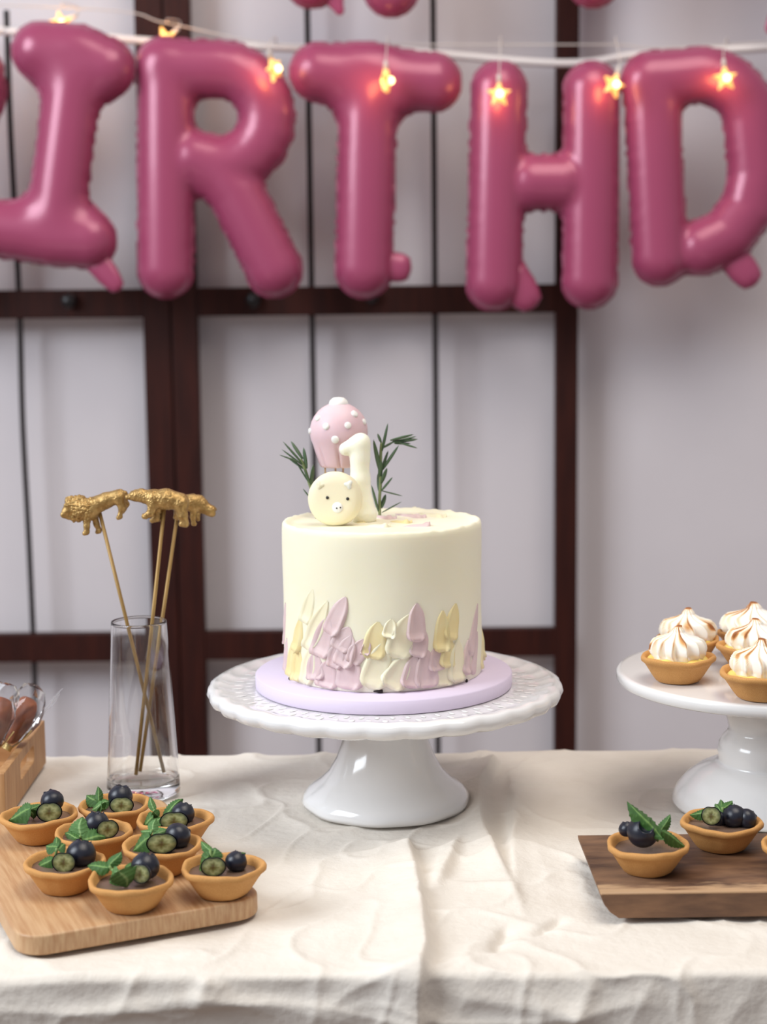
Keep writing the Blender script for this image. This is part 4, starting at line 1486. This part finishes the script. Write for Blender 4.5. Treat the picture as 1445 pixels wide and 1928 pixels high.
def blueberry_tart(label, cx, cy, wpx, bz, shell, group, rot, berries, halves, leaves, stem=None):
    """cx, cy: centre of the rim in the photograph; wpx its width"""
    c = on(cx, cy, bz + TH_ * .97)
    R = wpx / 2 * c.y / F_PX
    D = c.y
    base = Vector((c.x, c.y, TZ + bz + 0.0004))
    root = thing('blueberry_tart', label, 'tart', base, group)
    obj('tart_shell', SHELLS[shell], root, rot=(0, 0, rot), scale=(R, R, TH_))
    obj('filling', FILL, root, scale=(R, R, TH_))
    zf = 0.745 * TH_
    for x, y, r, dy, tx, ty in berries:
        p = at(x, y, D + dy) - base
        rr = 1.1 * r * D / F_PX
        p.z = max(p.z, zf + rr * 0.55)
        obj('blueberry', BERRY, root, mw=Matrix.Translation(p) @ Matrix.Rotation(RAD(tx), 4, 'X') @ Matrix.Rotation(RAD(ty), 4, 'Y') @ Matrix.Rotation(x * 1.3, 4, 'Z') @ Matrix.Diagonal((rr, rr, rr * .94, 1)))
    for x, y, rx, rz, dy, yaw, pit in halves:
        p = at(x, y, D + dy) - base
        sx, sz = 1.08 * rx * D / F_PX, 1.08 * rz * D / F_PX
        p.z = max(p.z, zf + sz * 0.55)
        ho = obj('halved_blueberry', HALF, root, mw=Matrix.Translation(p) @ Matrix.Rotation(RAD(yaw), 4, 'Z') @ Matrix.Rotation(RAD(pit), 4, 'X') @ Matrix.Diagonal((sx, sx * .8, sz, 1)))
        obj('cut_face', FACE, ho)
    for base_px, tip_px, wid, kind, dy in leaves:
        place_leaf(root, base, D, base_px, tip_px, wid, kind, dy)
    if stem:
        pts = [at(x, y, D + dy) - base for x, y, dy in stem]
        obj('mint_stem', mesh('mint_stem', *tube(spline(pts, 4), 0.0009, 8), M['mintstem']), root)
    return root


GL, GR = 'blueberry tarts on the bamboo board', 'blueberry tarts on the brown board'
bz = BB_T + 0.0002
# (x, y, radius, depth offset, tilt x, tilt y) / (x, y, half width, half height, depth offset, yaw, pitch) / (foot, tip, width, kind, depth offset)
blueberry_tart('blueberry tart at the far left of the bamboo board, wide mint leaf over its rim', 74, 1533, 148, bz, 0, GL, 0.4,
               [(98, 1508, 21, .006, -30, -30)], [(93, 1529, 23, 20, -.006, 8, -8)],
               [((56, 1524), (10, 1540), 34, 0, -.010), ((54, 1528), (74, 1511), 18, 1, 0), ((58, 1526), (62, 1546), 16, 0, -.006)], [(54, 1527, -.008), (66, 1536, 0)])
blueberry_tart('rearmost blueberry tart on the bamboo board, right in front of the vase', 216, 1514, 138, bz, 2, GL, 1.0,
               [(227, 1499, 22, .006, -12, 10)], [(229, 1516, 22, 17, -.008, 0, -8)],
               [((188, 1512), (183, 1480), 13, 1, 0), ((186, 1513), (163, 1494), 24, 0, .002), ((190, 1515), (168, 1524), 22, 2, -.006), ((188, 1516), (207, 1506), 20, 2, -.002), ((190, 1518), (200, 1530), 22, 0, -.006)],
               [(188, 1513, 0), (196, 1526, 0)])
blueberry_tart('blueberry tart at the back right of the bamboo board, sharp upright mint leaf above it', 327, 1541, 142, bz, 3, GL, 0.0,
               [(345, 1531, 21, .006, -25, 15)], [(328, 1547, 26, 19, -.006, 4, -8)],
               [((290, 1527), (282, 1499), 12, 2, 0), ((308, 1534), (342, 1502), 22, 0, .004), ((288, 1540), (262, 1556), 30, 0, -.006), ((292, 1552), (303, 1538), 17, 2, -.008), ((291, 1528), (302, 1545), 15, 2, -.004)],
               [(289, 1525, 0), (303, 1544, 0), (310, 1550, 0)])
blueberry_tart('blueberry tart in the middle of the bamboo board, berry crown facing up', 176, 1566, 147, bz, 1, GL, 2.4,
               [(182, 1550, 23, .008, -14, 4)], [(203, 1561, 20, 19, -.004, 18, -6)],
               [((150, 1576), (152, 1538), 32, 2, -.004), ((148, 1578), (120, 1566), 20, 1, -.006), ((156, 1577), (200, 1574), 34, 0, -.012), ((146, 1572), (130, 1556), 18, 0, 0)],
               [(150, 1574, -.004), (160, 1590, 0)])
blueberry_tart('blueberry tart right of the middle on the bamboo board, wide oval cut berry facing out', 305, 1590, 152, bz, 2, GL, 3.2,
               [(335, 1574, 24, .008, -80, 40)], [(305, 1588, 28, 21, -.008, 6, -8)],
               [((281, 1578), (240, 1602), 34, 0, -.006), ((285, 1566), (262, 1562), 12, 2, -.002), ((286, 1566), (292, 1540), 18, 2, 0), ((288, 1575), (318, 1560), 24, 2, .004)],
               [(286, 1562, 0), (282, 1580, 0), (290, 1596, 0)])
blueberry_tart('blueberry tart at the front left of the bamboo board, its dark berry the biggest', 121, 1622, 158, bz, 4, GL, 0.7,
               [(153, 1607, 27, .006, -20, 10)], [(120, 1624, 22, 21, -.008, -4, -6)],
               [((107, 1596), (85, 1589), 24, 0, .004), ((108, 1598), (124, 1588), 22, 0, .004), ((98, 1617), (60, 1636), 26, 1, -.002), ((108, 1594), (104, 1574), 14, 1, .006)],
               [(107, 1597, .004), (104, 1618, .004)])
blueberry_tart('blueberry tart at the front centre of the bamboo board, broad mint leaf lying flat', 246, 1654, 167, bz, 0, GL, 2.0,
               [(274, 1630, 26, .006, -22, 10)], [(264, 1645, 21, 20, -.006, -22, -6)],
               [((228, 1640), (243, 1674), 46, 2, -.012), ((206, 1632), (161, 1627), 24, 1, .006), ((206, 1632), (226, 1602), 20, 1, .006), ((222, 1640), (200, 1664), 30, 2, -.006), ((236, 1632), (262, 1622), 12, 0, .004)],
               [(206, 1631, .006), (214, 1640, .004), (228, 1640, -.008)])
blueberry_tart('blueberry tart at the right end of the bamboo board, apart from the others', 418, 1631, 156, bz, 3, GL, 0.0,
               [(445, 1622, 20, .004, -20, 25)], [(402, 1632, 23, 20, -.008, 4, -6)],
               [((398, 1622), (403, 1595), 32, 1, .004), ((398, 1604), (378, 1582), 14, 2, .008), ((394, 1612), (366, 1646), 30, 0, -.002), ((446, 1612), (464, 1604), 12, 0, .006)],
               [(396, 1600, .008), (396, 1622, .002)])
bz = WB_T + 0.0002
blueberry_tart('blueberry tart at the left of the brown board, tall mint leaf standing up', 1220, 1588, 158, bz, 4, GR, 1.7,
               [(1211, 1566, 28, -.004, 48, 6), (1181, 1561, 15, .008, -20, 0)], [],
               [((1246, 1578), (1190, 1507), 27, 0, -.013), ((1242, 1572), (1262, 1532), 17, 1, .002), ((1240, 1574), (1254, 1560), 22, 1, -.002), ((1250, 1568), (1300, 1590), 20, 1, -.012)],
               [(1243, 1568, 0), (1238, 1584, 0)])
blueberry_tart('blueberry tart in the middle of the brown board, pale cut berry tilted sideways', 1359, 1546, 156, bz, 0, GR, 2.9,
               [(1383, 1537, 22, .002, -30, -25), (1407, 1541, 18, .000, -70, 60), (1353, 1541, 17, .006, -40, 10)], [(1340, 1536, 18, 19, -.006, -18, -10)],
               [((1338, 1530), (1298, 1530), 18, 0, .006), ((1360, 1528), (1347, 1512), 15, 1, .004), ((1362, 1526), (1380, 1505), 16, 1, .004), ((1361, 1524), (1358, 1504), 12, 1, .006)],
               [(1361, 1520, .004), (1363, 1540, .004)])
blueberry_tart('blueberry tart on the brown board cut off by the right edge', 1512, 1590, 158, bz, 2, GR, 0.9,
               [(1530, 1568, 24, .004, -20, 10)], [(1500, 1582, 22, 20, -.006, 0, -6)],
               [((1490, 1574), (1475, 1548), 20, 0, .002), ((1490, 1574), (1470, 1580), 22, 1, -.004)], [(1490, 1570, .002), (1492, 1590, 0)])


# meringue tarts
def meringue_mesh(seedv):
    """piped swirl: overlapping sheared folds drawn up to a curled, browned peak"""
    lobes = 13
    v, f, at_ = [], [], []
    n, nt_ = 208, 36
    rings = []
    TD = 0.80
    for k in range(nt_ + 1):
        t = k / nt_
        if t < TD:
            z = t / TD
            r = (max(0.0, 1 - ((z - .30) / .78) ** 2.3)) ** .58 if z > .3 else 0.84 + 0.16 * math.sin(math.pi / 2 * z / .3)
            if z > .72:
                q = min(1, (z - .72) / .28)
                r = r * (1 - q) + 0.20 * q
            zz = z * 0.74
            if z > .86:
                r = max(r, 0.20)
                zz += (z - .86) * .25
        else:
            u = (t - TD) / (1 - TD)
            r = 0.20 * (1 - u) ** 1.2 + 0.035
            zz = 0.775 + 0.225 * u
        ids = []
        for i in range(n):
            a = 2 * math.pi * i / n
            tw = a * lobes / (2 * math.pi) + 1.15 * t + 0.22 * math.sin(t * 5.5 + seedv) + 0.10 * math.sin(2 * a + seedv) + seedv
            s = tw % 1.0
            ridge = (s / .80) ** 1.25 if s < .80 else 1 - ((s - .80) / .20) ** .7
            amp = 0.20 * min(1, (t + .03) * 6) * (1 if t < .62 else max(0.25, 1 - (t - .62) * 3))
            rr = r * (1 - amp + amp * ridge * 1.25)
            cu = max(0, (t - .86) / .14)
            ids.append(len(v))
            v.append((rr * math.cos(a) + cu ** 1.5 * 0.13, rr * math.sin(a), zz - 0.035 * ridge * (t < .08) - cu ** 3 * 0.11))
            edge = math.exp(-((s - .86) / .075) ** 2)
            patch = max(0, noise.noise(Vector((math.cos(a) * 1.5 + seedv * 3, math.sin(a) * 1.5, t * 2.0))) - 0.10)
            to = 0.74 * edge * min(1, t * 1.8 + .12) + 2.4 * patch * (t > .22) * (.35 + .65 * ridge) + (1.0 if t > .90 else 0.55 * max(0, (t - .78) / .12))
            at_.append(min(1, to))
        rings.append(ids)
    for A, B in zip(rings, rings[1:]):
        for i in range(n):
            q = (i + 1) % n
            f.append((A[i], A[q], B[q], B[i]))
    f.append(tuple(rings[-1]))
    return mesh('meringue', v, f, toast, True, {'toast': at_})


MER = [meringue_mesh(s) for s in (1, 2.3, 4.1)]
CURD = mesh('lemon_curd', *lathe([(0, 0.98), (0.55, 0.97), (0.74, 0.93), (0.83, 0.84), (0.82, 0.7), (0, 0.6)], 40, lambda r, z, a, k: (r * (1 + .02 * math.sin(7 * a)), z + (.04 * math.sin(5 * a) if 0 < r < .8 else 0))), M['curd'])


def meringue_tart(label, cx, cy, wpx, mer, mh, mw_, rot, shell, off=(0, 0)):
    c = on(cx, cy, PZ + 0.0002 + TH_ * .97)
    R = wpx / 2 * c.y / F_PX
    base = Vector((c.x, c.y, TZ + PZ + 0.0006))
    r = thing('meringue_tart', label, 'tart', base, 'meringue tarts on the white stand')
    obj('tart_shell', SHELLS[shell], r, rot=(0, 0, rot), scale=(R, R, TH_))
    obj('lemon_curd', CURD, r, scale=(R, R, TH_))
    obj('meringue', MER[mer], r, loc=(off[0], off[1], TH_ * .90), rot=(0, 0, rot), scale=(R * mw_, R * mw_, mh))
    return r


meringue_tart('meringue tart at the left front of the white stand, curled brown peak', 1277, 1236, 141, 0, 0.0262, 0.76, 0.3, 2)
meringue_tart('meringue tart at the back left of the white stand, half hidden by another', 1296, 1201, 122, 1, 0.0268, 0.88, 1.2, 0)
meringue_tart('rearmost meringue tart on the white stand, tallest pointed peak', 1420, 1191, 136, 2, 0.0275, 0.93, 2.0, 2)
meringue_tart('meringue tart in the centre of the white stand, between two others', 1424, 1216, 146, 0, 0.0240, 0.78, 2.4, 0)
meringue_tart('meringue tart at the front right of the white stand, cut off by the right edge', 1436, 1266, 158, 1, 0.0275, 0.76, 3.3, 4)
